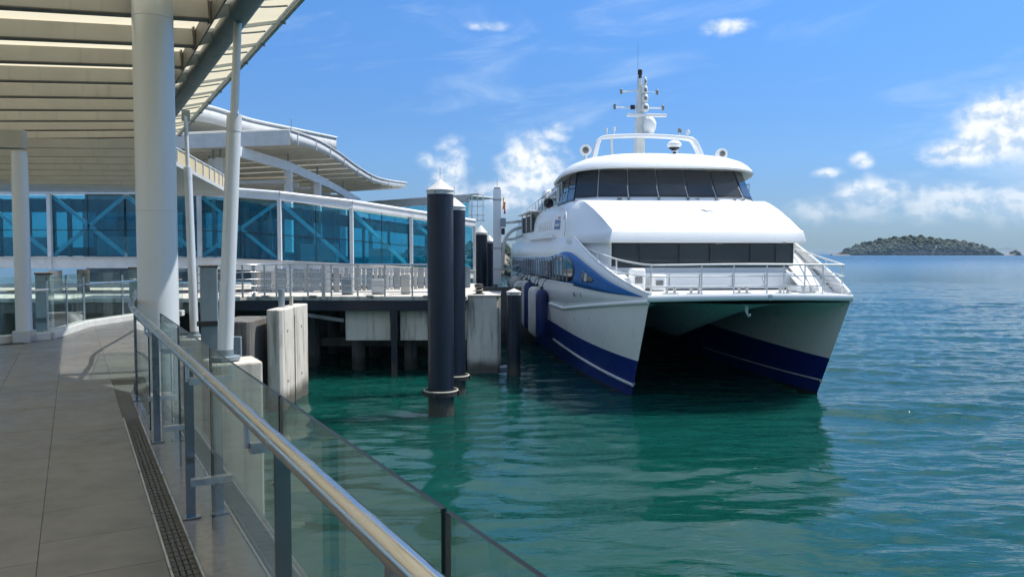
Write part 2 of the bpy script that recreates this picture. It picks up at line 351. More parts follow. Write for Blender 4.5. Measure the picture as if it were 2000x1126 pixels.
# ---------------------------------------------------------------- mesh helpers
class MB:
    """collects shapes, then links them as one mesh object"""
    def __init__(s): s.v = []; s.f = []; s.mi = []
    def face(s, idx, mi=0): s.f.append(tuple(idx)); s.mi.append(mi)
    def add(s, pts): b = len(s.v); s.v.extend(tuple(p) for p in pts); return b
    def box(s, c, d, rz=0.0, mi=0, mtx=None, side_mi=None):
        """box centre c, full sizes d; side_mi: material of the four narrow sides when y is the thin axis"""
        m = mtx if mtx is not None else Matrix.Translation(Vector(c)) @ Matrix.Rotation(rz, 4, 'Z')
        b = len(s.v)
        for z in (-.5, .5):
            for (x, y) in ((-.5, -.5), (.5, -.5), (.5, .5), (-.5, .5)):
                s.v.append(tuple(m @ Vector((x * d[0], y * d[1], z * d[2]))))
        e = mi if side_mi is None else side_mi
        for q, k in (((0, 3, 2, 1), e), ((4, 5, 6, 7), e), ((0, 1, 5, 4), mi), ((2, 3, 7, 6), mi), ((1, 2, 6, 5), e), ((3, 0, 4, 7), e)):
            s.face([b + i for i in q], k)
        return s
    def bar(s, p0, p1, w, h, mi=0, up=(0, 0, 1)):
        """square bar from p0 to p1: w across, h along up"""
        p0, p1 = Vector(p0), Vector(p1); d = p1 - p0; L = d.length
        if L < 1e-6: return s
        d.normalize(); u = Vector(up)
        sd = d.cross(u)
        if sd.length < 1e-4: sd = d.cross(Vector((0, 1, 0)))
        sd.normalize(); u = sd.cross(d)
        m = Matrix((sd, d, u)).transposed().to_4x4(); m.translation = (p0 + p1) / 2
        return s.box(None, (w, L, h), mtx=m, mi=mi)
    def tube(s, p0, p1, r0, r1=None, n=12, mi=0, caps=True):
        return s.pipe([p0, p1], [r0, r0 if r1 is None else r1], n, mi, caps)
    def pipe(s, pts, rad, n=10, mi=0, caps=True):
        pts = [Vector(p) for p in pts]
        if not isinstance(rad, (list, tuple)): rad = [rad] * len(pts)
        prev = None; rings = []
        for i, p in enumerate(pts):
            d = (pts[min(i + 1, len(pts) - 1)] - pts[max(i - 1, 0)]).normalized()
            if prev is None:
                a = d.cross(Vector((0, 0, 1)))
                if a.length < 1e-3: a = d.cross(Vector((0, 1, 0)))
                a.normalize()
            else:
                a = (prev - d * prev.dot(d)).normalized()
            prev = a; b = d.cross(a)
            rings.append(s.add([p + a * (rad[i] * math.cos(2 * math.pi * k / n)) + b * (rad[i] * math.sin(2 * math.pi * k / n)) for k in range(n)]))
        for i in range(len(rings) - 1):
            for k in range(n):
                s.face((rings[i] + k, rings[i] + (k + 1) % n, rings[i + 1] + (k + 1) % n, rings[i + 1] + k), mi)
        if caps:
            s.face([rings[0] + k for k in reversed(range(n))], mi); s.face([rings[-1] + k for k in range(n)], mi)
        return s
    def lathe(s, c, prof, n=16, mi=0, axis=None):
        """prof: (radius, height) from bottom to top round the axis through c"""
        m = Matrix.Identity(3) if axis is None else Vector(axis).to_track_quat('Z', 'Y').to_matrix()
        c = Vector(c); rings = []
        for (r, z) in prof:
            rings.append(s.add([c + m @ Vector((r * math.cos(2 * math.pi * k / n), r * math.sin(2 * math.pi * k / n), z)) for k in range(n)]))
        for i in range(len(rings) - 1):
            for k in range(n):
                s.face((rings[i] + k, rings[i] + (k + 1) % n, rings[i + 1] + (k + 1) % n, rings[i + 1] + k), mi)
        s.face([rings[0] + k for k in reversed(range(n))], mi); s.face([rings[-1] + k for k in range(n)], mi)
        return s
    def grid(s, rows, mi=0, closed=False, mifun=None, flip=False):
        """rows of equally many points"""
        b = [s.add(r) for r in rows]; n = len(rows[0])
        for i in range(len(rows) - 1):
            for k in range(n if closed else n - 1):
                q = (b[i] + k, b[i] + (k + 1) % n, b[i + 1] + (k + 1) % n, b[i + 1] + k)
                s.face(q[::-1] if flip else q, mi if mifun is None else mifun(i, k))
        return s
    def prism(s, poly, z0, z1, mi=0):
        n = len(poly)
        a = s.add([(p[0], p[1], z0) for p in poly]); b = s.add([(p[0], p[1], z1) for p in poly])
        s.face([a + k for k in reversed(range(n))], mi); s.face([b + k for k in range(n)], mi)
        for k in range(n): s.face((a + k, a + (k + 1) % n, b + (k + 1) % n, b + k), mi)
        return s
    def solid_poly(s, pts, off, mi=0):
        """flat or bent polygon thickened by the vector off"""
        n = len(pts); o = Vector(off)
        a = s.add(pts); b = s.add([Vector(p) + o for p in pts])
        s.face([a + k for k in reversed(range(n))], mi); s.face([b + k for k in range(n)], mi)
        for k in range(n): s.face((a + k, a + (k + 1) % n, b + (k + 1) % n, b + k), mi)
        return s
    def build(s, name, mats, parent=None, smooth=False, bev=0.0, segs=2, angle=35, off=None, solid=0.0, sub=0, fix=False):
        """parent: an Empty or a part of it; verts are in the frame of `off` (world by default), which the parent sits at"""
        me = bpy.data.meshes.new(name)
        o3 = Vector(off) if off is not None else (Vector(parent['_o']) if parent is not None and '_o' in parent else Vector((0, 0, 0)))
        me.from_pydata([tuple(Vector(v) - o3) for v in s.v], [], s.f)
        if not isinstance(mats, (list, tuple)): mats = [mats]
        for k in mats: me.materials.append(M[k])
        me.polygons.foreach_set('material_index', s.mi)
        if smooth: me.polygons.foreach_set('use_smooth', [True] * len(s.f))
        if fix:
            import bmesh
            bm = bmesh.new(); bm.from_mesh(me)
            bmesh.ops.remove_doubles(bm, verts=bm.verts, dist=1e-4)
            bmesh.ops.recalc_face_normals(bm, faces=bm.faces); bm.to_mesh(me); bm.free()
        me.update()
        ob = bpy.data.objects.new(name, me)
        col.objects.link(ob)
        if parent is not None: ob.parent = parent
        elif off is not None: ob.location = o3
        if sub:
            md = ob.modifiers.new('subdivision', 'SUBSURF'); md.levels = sub; md.render_levels = sub
        if solid:
            md = ob.modifiers.new('thickness', 'SOLIDIFY'); md.thickness = solid; md.offset = -1
        if bev:
            md = ob.modifiers.new('bevel', 'BEVEL'); md.width = bev; md.segments = segs; md.limit_method = 'ANGLE'; md.angle_limit = R(40)
        if smooth and angle:
            try: me.set_sharp_from_angle(angle=R(angle))
            except Exception: pass
        return ob
def part_frame(ob, parent):            # a mesh part that will carry sub-parts keeps its thing's frame
    if parent is not None and '_o' in parent: ob['_o'] = parent['_o']
    return ob
def thing(name, label, cat, loc, rz=0.0, group=None, local=False):
    e = bpy.data.objects.new(name, None)
    col.objects.link(e)
    e.location = loc; e.rotation_euler = (0, 0, rz); e.empty_display_size = 0.3
    e['_o'] = (0.0, 0.0, 0.0) if local else tuple(float(x) for x in loc)
    return tag(e, label, cat, group)
def tag(o, label=None, cat=None, group=None, kind=None):
    if label: o['label'] = label
    if cat: o['category'] = cat
    if group: o['group'] = group
    if kind: o['kind'] = kind
    return o
def inst(name, me, parent, loc, rz=0.0, rot=None, scale=None):
    """another object that shares the mesh me; loc in world, the parent unrotated"""
    o = bpy.data.objects.new(name, me); col.objects.link(o)
    if parent is not None: o.parent = parent
    base = Vector(parent['_o']) if parent is not None and '_o' in parent else Vector((0, 0, 0))
    o.location = Vector(loc) - base
    o.rotation_euler = rot if rot is not None else (0, 0, rz)
    if scale: o.scale = scale
    return o
def lerp(a, b, t): return a + (b - a) * t
def V(*a): return Vector(a)
def arc_pts(pts, n=6):
    """Catmull-Rom through the points"""
    P = [Vector(p) for p in pts]; out = []
    for i in range(len(P) - 1):
        p0, p1, p2, p3 = P[max(i - 1, 0)], P[i], P[i + 1], P[min(i + 2, len(P) - 1)]
        for k in range(n):
            t = k / n
            out.append(0.5 * ((2 * p1) + (p2 - p0) * t + (2 * p0 - 5 * p1 + 4 * p2 - p3) * t * t + (3 * p1 - p0 - 3 * p2 + p3) * t ** 3))
    out.append(P[-1]); return out

# ================================================================ the sea
def build_sea():
    import numpy as np
    rng = np.random.RandomState(4)
    def axis(parts):
        a = []
        for (lo, hi, n) in parts: a.extend(list(np.linspace(lo, hi, n, endpoint=False)))
        return a
    xs = axis([(-9000, -300, 4), (-300, -40, 8), (-40, -12, 40), (-12, 45, 430), (45, 90, 90), (90, 400, 12), (400, 9000, 4)]) + [9000.0]
    ys = axis([(-3000, -10, 4), (-10, 7, 10), (7, 22, 170), (22, 45, 190), (45, 80, 140), (80, 140, 90), (140, 500, 12), (500, 9000, 6)]) + [9000.0]
    X, Y = np.meshgrid(np.array(xs), np.array(ys))
    Z = np.zeros_like(X)
    # wind ripples on the open side, slow swell lines in the basin by the pier
    opens = np.clip((X - 1.0) / 14.0, 0.0, 1.0) * 0.35 + 0.65
    for k in range(46):
        L = 0.55 * (1.10 ** (k * 0.62)) * rng.uniform(0.9, 1.1)
        th = math.radians(rng.normal(96, 24))
        kx, ky = math.cos(th) * 2 * math.pi / L, math.sin(th) * 2 * math.pi / L
        amp = 0.0128 * L ** 0.70 * (1.12 if L < 1.4 else 0.95)
        ph = rng.uniform(0, 6.28)
        wob = 0.9 * np.sin(X * 0.13 + rng.uniform(0, 6)) + 0.8 * np.sin(Y * 0.17 + X * 0.05 + rng.uniform(0, 6))
        env = 0.55 + 0.45 * np.sin(X * rng.uniform(-.25, .25) + Y * rng.uniform(-.25, .25) + rng.uniform(0, 6))
        Z += amp * env * np.sin(kx * X + ky * Y + ph + wob)
    fade = np.clip((150 - Y) / 70, 0, 1) * np.clip((X + 42) / 10, 0, 1) * np.clip((92 - X) / 20, 0, 1) * np.clip((Y + 9) / 5, 0, 1)
    Z *= opens * fade * 0.62
    ny, nx = X.shape
    co = np.stack([X, Y, Z], -1).reshape(-1, 3).astype('f4')
    i = np.arange(ny * nx).reshape(ny, nx)
    q = np.stack([i[:-1, :-1], i[:-1, 1:], i[1:, 1:], i[1:, :-1]], -1).reshape(-1, 4)
    me = bpy.data.meshes.new('sea')
    me.vertices.add(len(co)); me.vertices.foreach_set('co', co.ravel())
    me.loops.add(q.size); me.loops.foreach_set('vertex_index', q.ravel().astype('i4'))
    me.polygons.add(len(q)); me.polygons.foreach_set('loop_start', np.arange(0, q.size, 4, dtype='i4'))
    me.polygons.foreach_set('use_smooth', np.ones(len(q), bool))
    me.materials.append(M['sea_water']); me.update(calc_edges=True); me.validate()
    ob = bpy.data.objects.new('water', me); col.objects.link(ob)
    tag(ob, kind='structure')
build_sea()

# ================================================================ far land: wooded island, low coast, headland behind the pier
def ico(n=1):
    t = (1 + 5 ** .5) / 2
    vs = [Vector(v).normalized() for v in ((-1, t, 0), (1, t, 0), (-1, -t, 0), (1, -t, 0), (0, -1, t), (0, 1, t), (0, -1, -t), (0, 1, -t), (t, 0, -1), (t, 0, 1), (-t, 0, -1), (-t, 0, 1))]
    fs = [(0, 11, 5), (0, 5, 1), (0, 1, 7), (0, 7, 10), (0, 10, 11), (1, 5, 9), (5, 11, 4), (11, 10, 2), (10, 7, 6), (7, 1, 8), (3, 9, 4), (3, 4, 2), (3, 2, 6), (3, 6, 8), (3, 8, 9), (4, 9, 5), (2, 4, 11), (6, 2, 10), (8, 6, 7), (9, 8, 1)]
    for _ in range(n):
        mid = {}; out = []
        def mp(a, b):
            k = (min(a, b), max(a, b))
            if k not in mid: vs.append(((vs[a] + vs[b]) / 2).normalized()); mid[k] = len(vs) - 1
            return mid[k]
        for (a, b, c) in fs:
            x, y, z = mp(a, b), mp(b, c), mp(c, a); out += [(a, x, z), (b, y, x), (c, z, y), (x, y, z)]
        fs = out
    return vs, fs
ICO1 = ico(1)
def crowns(mb, spots, seed):
    """leafy crowns: lumpy shells of small facets, one per spot (x, y, z, radius)"""
    rnd = random.Random(seed)
    for (x, y, z, r) in spots:
        b = len(mb.v); o = Vector((rnd.uniform(0, 50), rnd.uniform(0, 50), rnd.uniform(0, 50)))
        q = Matrix.Rotation(rnd.uniform(0, 6.28), 3, 'Z')
        for v in ICO1[0]:
            k = 1 + 0.42 * mnoise.noise(v * 1.7 + o) + rnd.uniform(-.10, .10)
            p = q @ v
            mb.v.append((x + p.x * r * k, y + p.y * r * k, z + p.z * r * k * 0.85))
        for f in ICO1[1]: mb.face([b + i for i in f])
def wooded(name, label, cx, cy, prof, depth, n, rmin, rmax, seed, kind_label, foot=True, rock=True):
    """prof: (offset in x, height) along the skyline"""
    rnd = random.Random(seed)
    def hgt(x):
        for (a, ha), (b, hb) in zip(prof, prof[1:]):
            if a <= x <= b: return lerp(ha, hb, (x - a) / (b - a))
        return 0.0
    x0, x1 = prof[0][0], prof[-1][0]
    m = MB(); rows = []
    for j in range(15):
        t = j / 14; yy = (t - .5) * depth; k = max(0.0, 1 - (2 * t - 1) ** 2) ** .5
        rows.append([(cx + lerp(x0, x1, i / 40), cy + yy, -0.6 + (hgt(lerp(x0, x1, i / 40)) * 0.86 + 1.2) * k) for i in range(41)])
    m.grid(rows, flip=False)
    o = m.build(name, 'rock' if rock else 'far_land', None, off=(cx, cy, 0)); tag(o, kind='structure')
    c = MB(); spots = []
    for _ in range(n):
        x = rnd.uniform(x0 * .985, x1 * .985); t = rnd.uniform(0.03, 0.62); k = max(0.0, 1 - (2 * t - 1) ** 2) ** .5
        h = hgt(x)
        if h < rmin * .8: continue
        r = rnd.uniform(rmin * .6, rmax) * (0.7 if h < rmax * 1.6 else 1)
        spots.append((cx + x, cy + (t - .5) * depth, max(r * .75, h * 0.90 * k + rnd.uniform(-.5, .6) * r - r * .5 + (r * .8 if rnd.random() < .12 else 0)), r))
    for _ in range(n // 5):          # the trees that stand right on the shore
        x = rnd.uniform(x0 * .97, x1 * .97); r = rnd.uniform(rmin, rmax) * .6; ex = max(0.02, 1 - (x / max(abs(x0), x1)) ** 2)
        spots.append((cx + x, cy - depth * .5 + rnd.uniform(.0, .03) * depth + depth * .02, r * .55, r))
    crowns(c, spots, seed)
    o = c.build('woodland', 'leaf', None, off=(cx, cy, 0)); tag(o, kind_label, 'woodland', kind='stuff')
# island: 1.8 km away
D = 1800.0
prof = [((px - 1808) / 1500 * D, max(0, (494 - py)) / 1500 * D) for (px, py) in
        ((1660, 494), (1664, 489), (1672, 482), (1690, 477), (1712, 470), (1740, 464), (1765, 460), (1788, 457), (1805, 455.5), (1822, 456), (1836, 460), (1858, 461.5), (1880, 464), (1902, 469), (1925, 474), (1944, 480), (1952, 487), (1957, 492), (1960, 494))]
wooded('island', '', 808 / 1500 * D, D + 50, prof, 110, 2600, 3.0, 6.2, 3, 'dark green woodland covering the far island on the right')
wooded('islet', '', 987 / 1500 * D, D + 10, [(-13, 0), (-6, 7.5), (0, 13), (6, 9), (13, 0)], 24, 30, 2.6, 4.6, 9, 'small clump of trees on the islet right of the island')
def low_rocks():
    m = MB()
    for (a, b, h) in ((1955, 2040, 2.8), (1625, 1664, 2.4)):
        rows = []
        for j in range(5):
            t = j / 4; k = math.sin(math.pi * t)
            rows.append([((lerp(a, b, i / 30) - 1000) / 1500 * D, D + 6 + 18 * (t - .5), -0.5 + k * (h + 0.7 * mnoise.noise(Vector((i * .7, a, 0))) + .5)) for i in range(31)])
        m.grid(rows)
    o = m.build('reef', 'rock', None, off=(900 / 1500 * D, D, 0)); tag(o, kind='structure')
low_rocks()
def coast(name, dist, pts, seed):
    m = MB(); n = 60; rows = []
    x0, x1 = pts[0][0], pts[-1][0]
    def hg(px):
        for (a, ha), (b, hb) in zip(pts, pts[1:]):
            if a <= px <= b: return lerp(ha, hb, (px - a) / (b - a))
        return 0
    for j in range(5):
        t = j / 4; k = math.sin(math.pi * t)
        rows.append([((lerp(x0, x1, i / n) - 1000) / 1500 * dist, dist + (t - .5) * dist * .1, -2 + k * (2 + dist / 1500 * (hg(lerp(x0, x1, i / n)) + 0.8 * mnoise.noise(Vector((i * .5, seed, 0)))))) for i in range(n + 1)])
    m.grid(rows)
    o = m.build(name, 'far_land', None, off=((x0 - 1000) / 1500 * dist, dist, 0), smooth=True); tag(o, kind='structure')
coast('far_coast', 5200, [(1560, 0), (1590, 5), (1612, 9), (1625, 6), (1645, 8), (1653, 15), (1656, 9), (1680, 5), (1940, 5), (1968, 14), (1985, 9), (2050, 7), (2200, 0)], 2)
# headland seen between the pier and the ferry stern
wooded('headland', '', -6.0, 190, [(-26, 0), (-19, 5), (-10, 6), (0, 7.0), (4.5, 6.6), (7.5, 3.2), (8.8, 0)], 46, 420, 0.9, 1.9, 5, 'wooded green headland behind the pier, left of the ferry stern')
# long coast behind the terminal
coast('coast_behind_terminal', 900, [(-900, 0), (-850, 14), (-600, 20), (-200, 16), (200, 22), (500, 18), (800, 12), (900, 4), (940, 0)], 6)

# ================================================================ the covered walkway on which the camera stands
DECK = 3.55
WD, WNRM, W0 = Vector((-.496, .868)).normalized(), Vector((.868, .496)).normalized(), Vector((-.188, 1.47))
def W(u, v, z=0.0): p = W0 + WD * u + WNRM * v; return Vector((p.x, p.y, z))
WROT = math.atan2(WD.y, WD.x)        # u axis angle
deck_poly = [W(-7, -.02), W(8.6, -.02), W(11.4, .30), W(13.0, .36), Vector((-7.2, 15.2, 0)), Vector((-8.1, 18.0, 0)), Vector((-8.8, 20.2, 0)),
             Vector((-9.6, 20.2, 0)), Vector((-9.75, 17.3, 0)), Vector((-9.1, 15.2, 0)), Vector((-9.2, 13.2, 0)), W(13.0, -4.3), W(-7, -7.5)]
m = MB().prism([(p.x, p.y) for p in deck_poly], DECK - 0.35, DECK - 0.012)
deck = m.build('walkway_deck', 'grout', None, off=(W(4, -3).x, W(4, -3).y, DECK - 0.012)); tag(deck, kind='structure')
deck['_o'] = tuple(deck.location)
def inside(p, poly):
    c = False; n = len(poly)
    for i in range(n):
        a, b = poly[i], poly[(i + 1) % n]
        if (a.y > p.y) != (b.y > p.y) and p.x < (b.x - a.x) * (p.y - a.y) / (b.y - a.y) + a.x: c = not c
    return c
def deck_tiles():
    TU, TV = 0.60, 0.60
    g = 0.0025; tile_m = []
    rnd = random.Random(5)
    for k in range(3):
        b = MB(); x, y = TU / 2 - g / 2, TV / 2 - g / 2; c = 0.0015
        t0 = b.add([(-x, -y, -.012), (x, -y, -.012), (x, y, -.012), (-x, y, -.012)])
        t1 = b.add([(-x, -y, -c), (x, -y, -c), (x, y, -c), (-x, y, -c)])
        t2 = b.add([(-x + c, -y + c, 0), (x - c, -y + c, 0), (x - c, y - c, 0), (-x + c, y - c, 0)])
        for i in range(4):
            j = (i + 1) % 4; b.face((t0 + i, t0 + j, t1 + j, t1 + i)); b.face((t1 + i, t1 + j, t2 + j, t2 + i))
        b.face((t2, t2 + 1, t2 + 2, t2 + 3))
        o = b.build('tile', 'deck_tile'); tile_m.append(o.data); bpy.data.objects.remove(o)
    spots = []
    for i in range(-2, 34):
        for j in range(-12, 9):
            v = -.167 - TV / 2 + j * TV; u = 0.4 + TU * i + (TU / 2 if j % 2 else 0)
            if j > 0 and u < 9.8: continue
            p = W(u, v)
            if not inside(p, deck_poly): continue
            if p.x < -0.74 * p.y - 1.0 or p.y < 1.2: continue
            spots.append((p.y, p))
    spots.sort(key=lambda q: q[0])
    for (_, p) in spots[:300]:
        o = inst('tile', rnd.choice(tile_m), deck, (p.x, p.y, DECK + rnd.uniform(-.0012, .0012)), WROT + rnd.choice((0, math.pi)) + rnd.uniform(-.002, .002))
        o.rotation_euler.x = rnd.uniform(-.0012, .0012); o.rotation_euler.y = rnd.uniform(-.0012, .0012)
    rest = spots[300:]
    if rest:
        b = MB()
        for (_, p) in rest: b.box((p.x, p.y, DECK - .006), (TU - g, TV - g, .012), WROT)
        o = b.build('tiles_beyond', 'deck_tile', deck); tag(o, kind='stuff')
deck_tiles()
# slot drain and granite edge along the water side
def strip(u0, u1, v0, v1, z0, z1, name, mat, parent, bev=0.0):
    p = [W(u0, v0), W(u1, v0), W(u1, v1), W(u0, v1)]
    return MB().prism([(q.x, q.y) for q in p], z0, z1).build(name, mat, parent, bev=bev, fix=True)
dr = thing('slot_drain', 'black slot drain with grating bars between paving and glass railing', 'drain', tuple(W(3, -.09, DECK - .05)))
strip(-5, 7.2, -.165, -.017, DECK - .09, DECK - .055, 'channel', 'drain_black', dr)
strip(-5, 7.2, -.167, -.155, DECK - .05, DECK + .004, 'rim', 'stainless_dull', dr)
strip(-5, 7.2, -.027, -.017, DECK - .05, DECK + .006, 'rim', 'stainless_dull', dr)
b = MB().box((0, 0, 0), (.012, .125, .02)); o = b.build('grate_bar', 'drain_black'); gm = o.data; bpy.data.objects.remove(o)
for k in range(70):
    u = 1.8 + k * .075
    inst('grate_bar', gm, dr, tuple(W(u, -.091, DECK - .020)), WROT)
for v in (-.12, -.09, -.06): strip(-5, 7.2, v - .003, v + .003, DECK - .036, DECK - .012, 'grate_rod', 'drain_black', dr)

# ---------------------------------------------------------------- glass railing on the water side
gr = thing('glass_railing', 'glass balustrade with thick round steel handrail running along the walkway beside the camera', 'railing', tuple(W(3, 0, DECK)))
RAIL_Z = 5.2 - .62
rail_path = [W(-3.5, 0, RAIL_Z), W(-1, 0, RAIL_Z), W(2, 0, RAIL_Z), W(5, 0, RAIL_Z), W(7.6, 0, RAIL_Z), W(8.7, .02, RAIL_Z), W(9.9, .10, RAIL_Z), W(11.4, .25, RAIL_Z), W(12.9, .36, RAIL_Z), Vector((-7.0, 15.1, RAIL_Z)), Vector((-8.0, 18.2, RAIL_Z))]
MB().pipe(arc_pts(rail_path, 5), .031, 20).build('handrail', 'stainless', gr, smooth=True, angle=60)
strip(-5, 8.6, -.017, .30, DECK - .34, DECK - .004, 'granite_kerb', 'granite', gr, .006)
strip(-5, 8.6, .302, .52, DECK - .9, DECK - .12, 'ledge', 'ledge_stone', gr, .01)
joints = [-3.0, -1.46, .14, 1.68, 3.45, 5.05, 6.45]
GT = 5.2 - .56
for a, c in zip(joints, joints[1:]):
    m = MB(); p = W((a + c) / 2, .13); m.box((p.x, p.y, (GT + DECK - .02) / 2), (c - a - .022, .013, GT - DECK + .02), WROT, mi=0, side_mi=1)
    m.build('glass_panel', ['rail_glass', 'glass_edge'], gr)
for a, c in ((6.48, 8.0), (8.02, 9.6), (9.62, 11.2), (11.22, 12.8)):
    m = MB(); v0 = .03 if a < 8.1 else lerp(.03, .34, (a - 8) / 4.8); v1 = .03 if c < 8.1 else lerp(.03, .34, (c - 8) / 4.8)
    p0, p1 = W(a, v0), W(c, v1); d = p1 - p0
    m.box(((p0.x + p1.x) / 2, (p0.y + p1.y) / 2, (RAIL_Z - .10 + DECK) / 2), (d.length - .02, .012, RAIL_Z - .10 - DECK), math.atan2(d.y, d.x), mi=0, side_mi=1)
    m.build('glass_panel', ['rail_glass', 'glass_edge'], gr)
for u, vb in ((-1.1, .04), (1.28, .04), (3.74, .04), (5.95, .04), (8.15, .04), (10.4, .17), (12.6, .33)):
    m = MB(); p = W(u, vb)
    m.box((p.x, p.y, (RAIL_Z + DECK) / 2 - .02), (.012, .056, RAIL_Z - DECK - .03), WROT)
    m.box((p.x, p.y, DECK + .004), (.08, .11, .012), WROT)
    po = part_frame(m.build('post', 'post_steel', gr, bev=.002), gr)
    m = MB()
    for zz in (DECK + .12, DECK + .52, DECK + .86):
        a = W(u + .010, vb - .02, zz); m.tube(a, W(u + .022, vb - .02, zz), .011, n=8)
        a = W(u + .010, vb + .02, zz); m.tube(a, W(u + .022, vb + .02, zz), .011, n=8)
    m.build('bolt', 'stainless', po, smooth=True)
for u in joints[1:]:
    for zz in (RAIL_Z - .13, DECK + .30):
        m = MB(); m.bar(W(u, .01, zz), W(u, .155, zz), .05, .04); m.tube(W(u, .14, zz), W(u, .162, zz), .032, n=14)
        if zz > DECK + .5: m.tube(W(u, 0, zz), W(u, 0, RAIL_Z - .02), .012, n=8)
        m.build('bracket', 'stainless_dull', gr, smooth=True)

# ---------------------------------------------------------------- steel columns and masts that carry the canopy
def column(name, label, base, top, r, mat='steel_paint', plinth=True, group=None):
    t = thing(name, label, 'column', base, group=group)
    MB().tube(base, top, r, n=40).build('shaft', mat, t, smooth=True)
    if plinth:
        b = Vector(base); MB().lathe(b, [(r + .09, 0), (r + .09, .03), (r + .012, .035), (r + .012, .20), (r + .004, .21)], 32).build('base_collar', mat, t, smooth=True)
    return t
mc = column('steel_column', 'thick silver grey round column standing beside the handrail', (-4.61, 10.0, -1.5), (-4.61, 10.0, 8.85), .245, plinth=False)
for z_ in (1.9, 5.75, 8.2):
    MB().lathe((-4.61, 10.0, z_), [(.2455, -.006), (.2485, -.003), (.2485, .003), (.2455, .006)], 40).build('weld_seam', 'steel_paint', mc, smooth=True)
lc = column('steel_column', 'slim silver column with square steel plinth at far left of walkway', (-9.05, 14.2, DECK), (-9.05, 14.2, 7.06), .135, plinth=False)
MB().box((-9.05, 14.2, DECK + .11), (.30, .30, .22), R(12)).build('plinth', 'stainless_dull', lc, bev=.006)
def mast(name, label, base, top, joint, r0, r1, r2):
    base, top = Vector(base), Vector(top); j = base.lerp(top, joint); j2 = base.lerp(top, joint + .05)
    t = thing(name, label, 'mast', tuple(base))
    MB().pipe([base, base.lerp(j, .5), j], [r0, (r0 + r1) / 2, r1], 28).build('lower_tube', 'steel_paint', t, smooth=True)
    MB().pipe([j, j2], [r1 * 1.05, r1 * 1.05], 28).build('sleeve', 'steel_paint', t, smooth=True)
    MB().pipe([j2, top], [r2, r2 * .92], 20).build('upper_tube', 'steel_paint', t, smooth=True)
    MB().lathe(base, [(r0 + .10, -.03), (r0 + .10, .02), (r0 + .01, .03), (r0 + .01, .12)], 24).build('foot_flange', 'steel_paint_dark', t, smooth=True)
    MB().box(tuple(top + Vector((0, 0, .02))), (.05, .20, .28), WROT).build('head_plate', 'steel_paint_dark', t)
mast('leaning_mast', 'leaning steel mast with thin upper tube outside the railing, nearest of two', (-4.13, 11.0, 3.70), (-3.86, 11.0, 8.62), .655, .108, .098, .058)
mast('leaning_mast', 'slender steel mast beside the thick column, farther of the two', (-8.30, 20.0, 3.05), (-8.42, 20.0, 8.72), .72, .108, .098, .052)
for (name, lab, c, d, rz) in (('mast_footing', 'small concrete footing under the nearest leaning mast', (-4.07, 11.1, 1.2), (.72, .72, 4.9), WROT),
                               ('mast_footing', 'concrete footing under the farther slender mast', (-8.3, 20.1, .9), (1.1, 1.1, 4.2), WROT)):
    o = MB().box(c, d, rz).build(name, 'concrete', None, bev=.03, off=(c[0], c[1], c[2] - d[2] / 2)); tag(o, lab, 'footing')
# walkway substructure
for k, (u, v) in enumerate(((2.5, -2.0), (8.5, -2.0), (14, -2.4), (14.5, .0))):
    p = W(u, v)
    o = MB().tube((p.x, p.y, -2), (p.x, p.y, DECK - .36), .35, n=24).build('walkway_pile', 'concrete_dark', None, smooth=True, off=(p.x, p.y, -2))
    tag(o, ['round concrete pile under the walkway deck nearest the camera', 'second round concrete pile under the walkway deck', 'third round concrete pile under the walkway deck', 'farthest round concrete pile under the walkway edge'][k], 'pile', 'piles under the walkway')
# sunlit pontoon block and dark guide piles between walkway and bridge
# ---------------------------------------------------------------- canopy over the walkway
cp = thing('walkway_canopy', 'pale fabric canopy with rows of grey beams above the walkway', 'canopy', tuple(W(10, 0, 8.2)))
def zu(v): return 8.40 + .085 * (v - 1.12)
VA, VB = 1.12, 1.56
def VC(u): return 2.47 + min(1.7, .42 * max(0.0, 9.9 - u))  # eave widened out of view so its shadow covers the near deck
UEND = 26.0
VL = -12.0
def beam_len(u): return VL
for k in range(-6, 11):
    u = 10.0 + 1.55 * k
    m = MB(); bt = part_frame
    a, c = W(u, VL, zu(VL) + .125), W(u, VA, zu(VA) + .125)
    m.bar(a, c, .14, .25)
    bo = part_frame(m.build('beam', 'beam_grey', cp, bev=.008, segs=1), cp)
    m = MB(); m.bar(W(u - .0, VL, zu(VL) - .008), W(u, VA, zu(VA) - .008), .17, .014); m.build('flange', 'beam_dark', bo)
    m = MB(); q = W(u, VA + .012, zu(VA) + .125); m.box(tuple(q), (.20, .02, .33), WROT); m.build('end_plate', 'beam_dark', bo)
